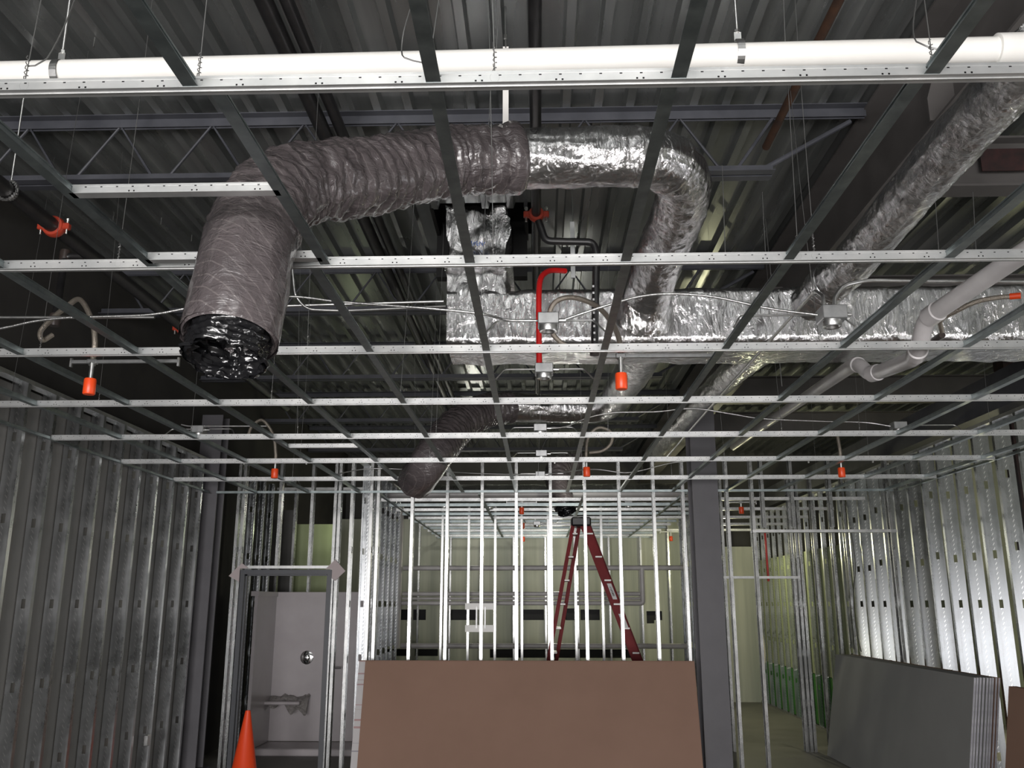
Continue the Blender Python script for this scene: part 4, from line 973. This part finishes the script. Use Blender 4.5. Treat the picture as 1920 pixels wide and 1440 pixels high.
for k in range(4):
    side_board(3.66, 7.30, 3.395, k*.0162, .0155, 1.205, 'brown', 'brown gypsum board at the far right edge, %s from the room side' % ORD[k+1], 'brown boards at right edge')

# ------------------------------------------------------------------ ladder
ly = 12.0; tx, tz = .545, 2.90
t = thing('step_ladder', 'red fibreglass step ladder standing open behind the stud partition', 'ladder', (.7, ly, 0))
def chan(p0, p1, w, dpt, name):
    m = MB().prof([(-dpt/2,-w/2),(dpt/2,-w/2),(dpt/2,w/2),(-dpt/2,w/2),(-dpt/2,w/2-.006),(dpt/2-.006,w/2-.006),(dpt/2-.006,-w/2+.006),(-dpt/2,-w/2+.006)], p0, p1, up=(1,0,.3))
    m.build(name, 'fg', t, smooth=0)
near, far = ly-.26, ly+.26
def fr_at(z, yy): # front (step) rail x at height z
    f = (tz-z)/tz; return .60 + 1.06*f
def re_at(z, yy):
    f = (tz-z)/tz; return .52 - .56*f
ny0 = lambda z, s: ly + s*(.13+.14*(tz-z)/tz)
for s in (-1, 1):
    chan((fr_at(0,0)+s*.03, ny0(0,s), 0.02), (fr_at(tz-.08,0)+s*.02, ny0(tz,s), tz-.08), .12, .03, 'front_rail')
    chan((re_at(0,0)+s*.065, ny0(0,s)+.02, 0.02), (re_at(tz-.08,0)+s*.045, ny0(tz,s)+.01, tz-.08), .05, .03, 'rear_rail')
for k in range(9):
    z = .30*(k+1); x = fr_at(z,0); 
    MB().bbox(x-.045, ny0(z,-1)-.018, z-.012, x+.045, ny0(z,1)+.018, z+.012, .003).build('step', 'alu', t)
    x = re_at(z,0); MB().bbox(x-.034, ny0(z,-1)-.006, z-.011, x+.034, ny0(z,1)+.03, z+.011, .003).build('rear_brace', 'alu', t)
MB().bbox(tx-.11, ly-.17, tz-.10, tx+.15, ly+.17, tz+.02, .02).build('top_cap', 'blackplastic', t)
for x in (re_at(0,0), fr_at(0,0)):
    for s in (-1, 1): MB().bbox(x-.05, ny0(0,s)-.03, 0, x+.05, ny0(0,s)+.035, .05, .008).build('foot', 'blackplastic', t)
def rail_label(z0, z1, w, m, name, dx=0.):
    xa, xb = fr_at(z0,0)+dx, fr_at(z1,0)+dx; y0, y1 = ny0(z0,-1)-.0168, ny0(z1,-1)-.0168
    MB().add([(xa-w, y0, z0), (xa+w, y0, z0), (xb+w, y1, z1), (xb-w, y1, z1)], [(0,1,2,3)]).build(name, m, t, smooth=0)
rail_label(1.86, 2.06, .028, 'label', 'oval_label'); rail_label(1.5, 1.68, .03, 'label', 'notice_label'); rail_label(1.90, 2.02, .014, 'blackplastic', 'label_mark')

# ------------------------------------------------------------------ back room pipes, box bracket
for z, r, lab in ((2.348,.038,'upper'), (1.955,.032,'second from top'), (1.885,.020,'thin middle'), (1.815,.032,'lower middle'), (1.18,.04,'lowest')):
    pipe('wall_pipe', [(-2.12 if lab != 'lower middle' else -2.35, 14.15, z), (2.3 if lab in ('upper','lowest') else 1.56, 14.15, z)], r, 'pvc_grey', 'grey horizontal pipe behind the partition, %s one' % lab, n=18)
pipe('wall_pipe', [(-2.17, 14.08, 1.15), (-2.17, 14.08, 3.3)], .045, 'pvc_grey', 'vertical grey pipe at the left end of the wall pipes', n=18)
pipe('wall_pipe', [(1.60, 14.15, 2.35), (1.60, 14.15, 1.815), (1.3, 14.15, 1.815)], .038, 'pvc_grey', 'vertical grey pipe with elbow right of the ladder', n=18)
t = thing('box_bracket', 'bright steel box bracket fixed between two studs of the second partition', 'bracket', at(900,1185,y=13.78))
for v0, v1 in ((1131,1143), (1172,1185)):
    a = at(872,v1,y=13.78); b = at(926,v0,y=13.78); MB().box(a.x, 13.775, a.z, b.x, 13.79, b.z).build('plate', 'pvc', t, smooth=0)
for u in (892, 908):
    a = at(u,1178,y=13.78); b = at(u+3,1138,y=13.78); MB().box(a.x, 13.765, a.z, b.x, 13.79, b.z).build('upright', 'box', t, smooth=0)
# corridor details
pipe('red_conduit', [at(1434,995,y=13.6), at(1441,1090,y=13.6)], .016, 'red', 'short bright red vertical pipe in the corridor at the right', n=12)
cable([at(1419,1018,y=13.4), at(1418,1080,y=13.4), at(1421,1140,y=13.4), at(1434,1220,y=13.4), at(1430,1270,y=13.4)], 'pale yellow cable hanging in the corridor', r=.010, m='cable')
cable([at(1595,990,y=12.0), at(1604,1060,y=12.0), at(1600,1110,y=12.0), at(1604,1170,y=12.0), at(1615,1222,y=12.0)], 'thin black cable hanging along the right wall studs', r=.006, m='blackplastic')
tag(MB().box(4.75, 8.9, 0, 4.95, 9.1, 4.9).build('steel_post', 'redprimer', smooth=0), 'dark red post seen through the gap between right wall studs', 'post')
dk = MB().box(XR+.17, 5.0, 3.60, XR+.35, 18.0, 3.95)
tag(dk.build('ledger_beam', 'primer', smooth=0), 'dark beam running above the top of the right wall studs', 'beam')

# ------------------------------------------------------------------ lights
def area(name, loc, rot, sx, sy, power, col=(1,1,1), spread=None):
    l = bpy.data.lights.new(name, 'AREA'); l.shape = 'RECTANGLE'; l.size = sx; l.size_y = sy; l.energy = power; l.color = col
    if spread: l.spread = spread
    o = bpy.data.objects.new(name, l); COL.objects.link(o); o.location = loc; o.rotation_euler = rot; return o
def bulb(name, loc, power, col, r=.06):
    l = bpy.data.lights.new(name, 'POINT'); l.energy = power; l.color = col; l.shadow_soft_size = r
    o = bpy.data.objects.new(name, l); COL.objects.link(o); o.location = loc; return o
for k, (a0, z0, a1, z1) in enumerate(wins):
    area('window_and_fill_light', ((a0+a1)/2, -4.50, (z0+z1)/2), (PI/2, 0, 0), a1-a0-.1, z1-z0-.1, (420, 420, 110)[k], (1., .97, .96))
area('window_and_fill_light', (7.05, 3.2, 1.12), (0, PI/2, 0), 1.6, 3.5, 60, (1., .96, .95))  # fill at the added right opening, brightens the right stud webs
YG = (1., .96, .60)
bulb('back_room_light', (.5, 11.6, 3.35), 7, (1., .98, .88))  # fill added above the grid to brighten the back foil duct
bulb('back_room_light', (.3, 15.6, 2.7), 32, (1., .98, .82))
bulb('back_room_light', (-1.2, 16.4, 3.6), 14, (1., .98, .86))
bulb('corridor_bulb', (3.1, 15.2, 2.75), 60, YG)
bulb('washroom_bulb', (-3.0, 13.6, 2.9), 3.5, (.9, 1., .6))
bulb('side_room_bulb', (6.6, 12.6, 1.0), 45, (1., .95, .62))
bulb('side_room_bulb', (6.0, 8.2, 1.0), 14, (1., .95, .7))
bulb('side_room_bulb', (5.6, 9.2, 4.3), 3, (.9, 1., .95))
for yy, zz in ((12.7, 3.7), (15.1, 3.8)):
    l = bpy.data.lights.new('roof_spot', 'SPOT'); l.energy = 130; l.color = (1., .97, .55); l.spot_size = math.radians(105); l.spot_blend = .6; l.shadow_soft_size = .08
    o = bpy.data.objects.new('roof_spot', l); COL.objects.link(o); o.location = (4.5, yy, zz); o.rotation_euler = (PI, 0, 0)
w = bpy.data.worlds.new('world'); SC.world = w; w.use_nodes = True
w.node_tree.nodes['Background'].inputs[0].default_value = (.8, .88, 1, 1); w.node_tree.nodes['Background'].inputs[1].default_value = 1.
vs_ = SC.view_settings; vs_.view_transform = 'Standard'; vs_.look = 'None'; vs_.exposure = .1; vs_.gamma = 1; vs_.use_curve_mapping = False
SC.cycles.max_bounces = 6; SC.cycles.glossy_bounces = 4; SC.cycles.diffuse_bounces = 3
SC.cycles.sample_clamp_indirect = 6
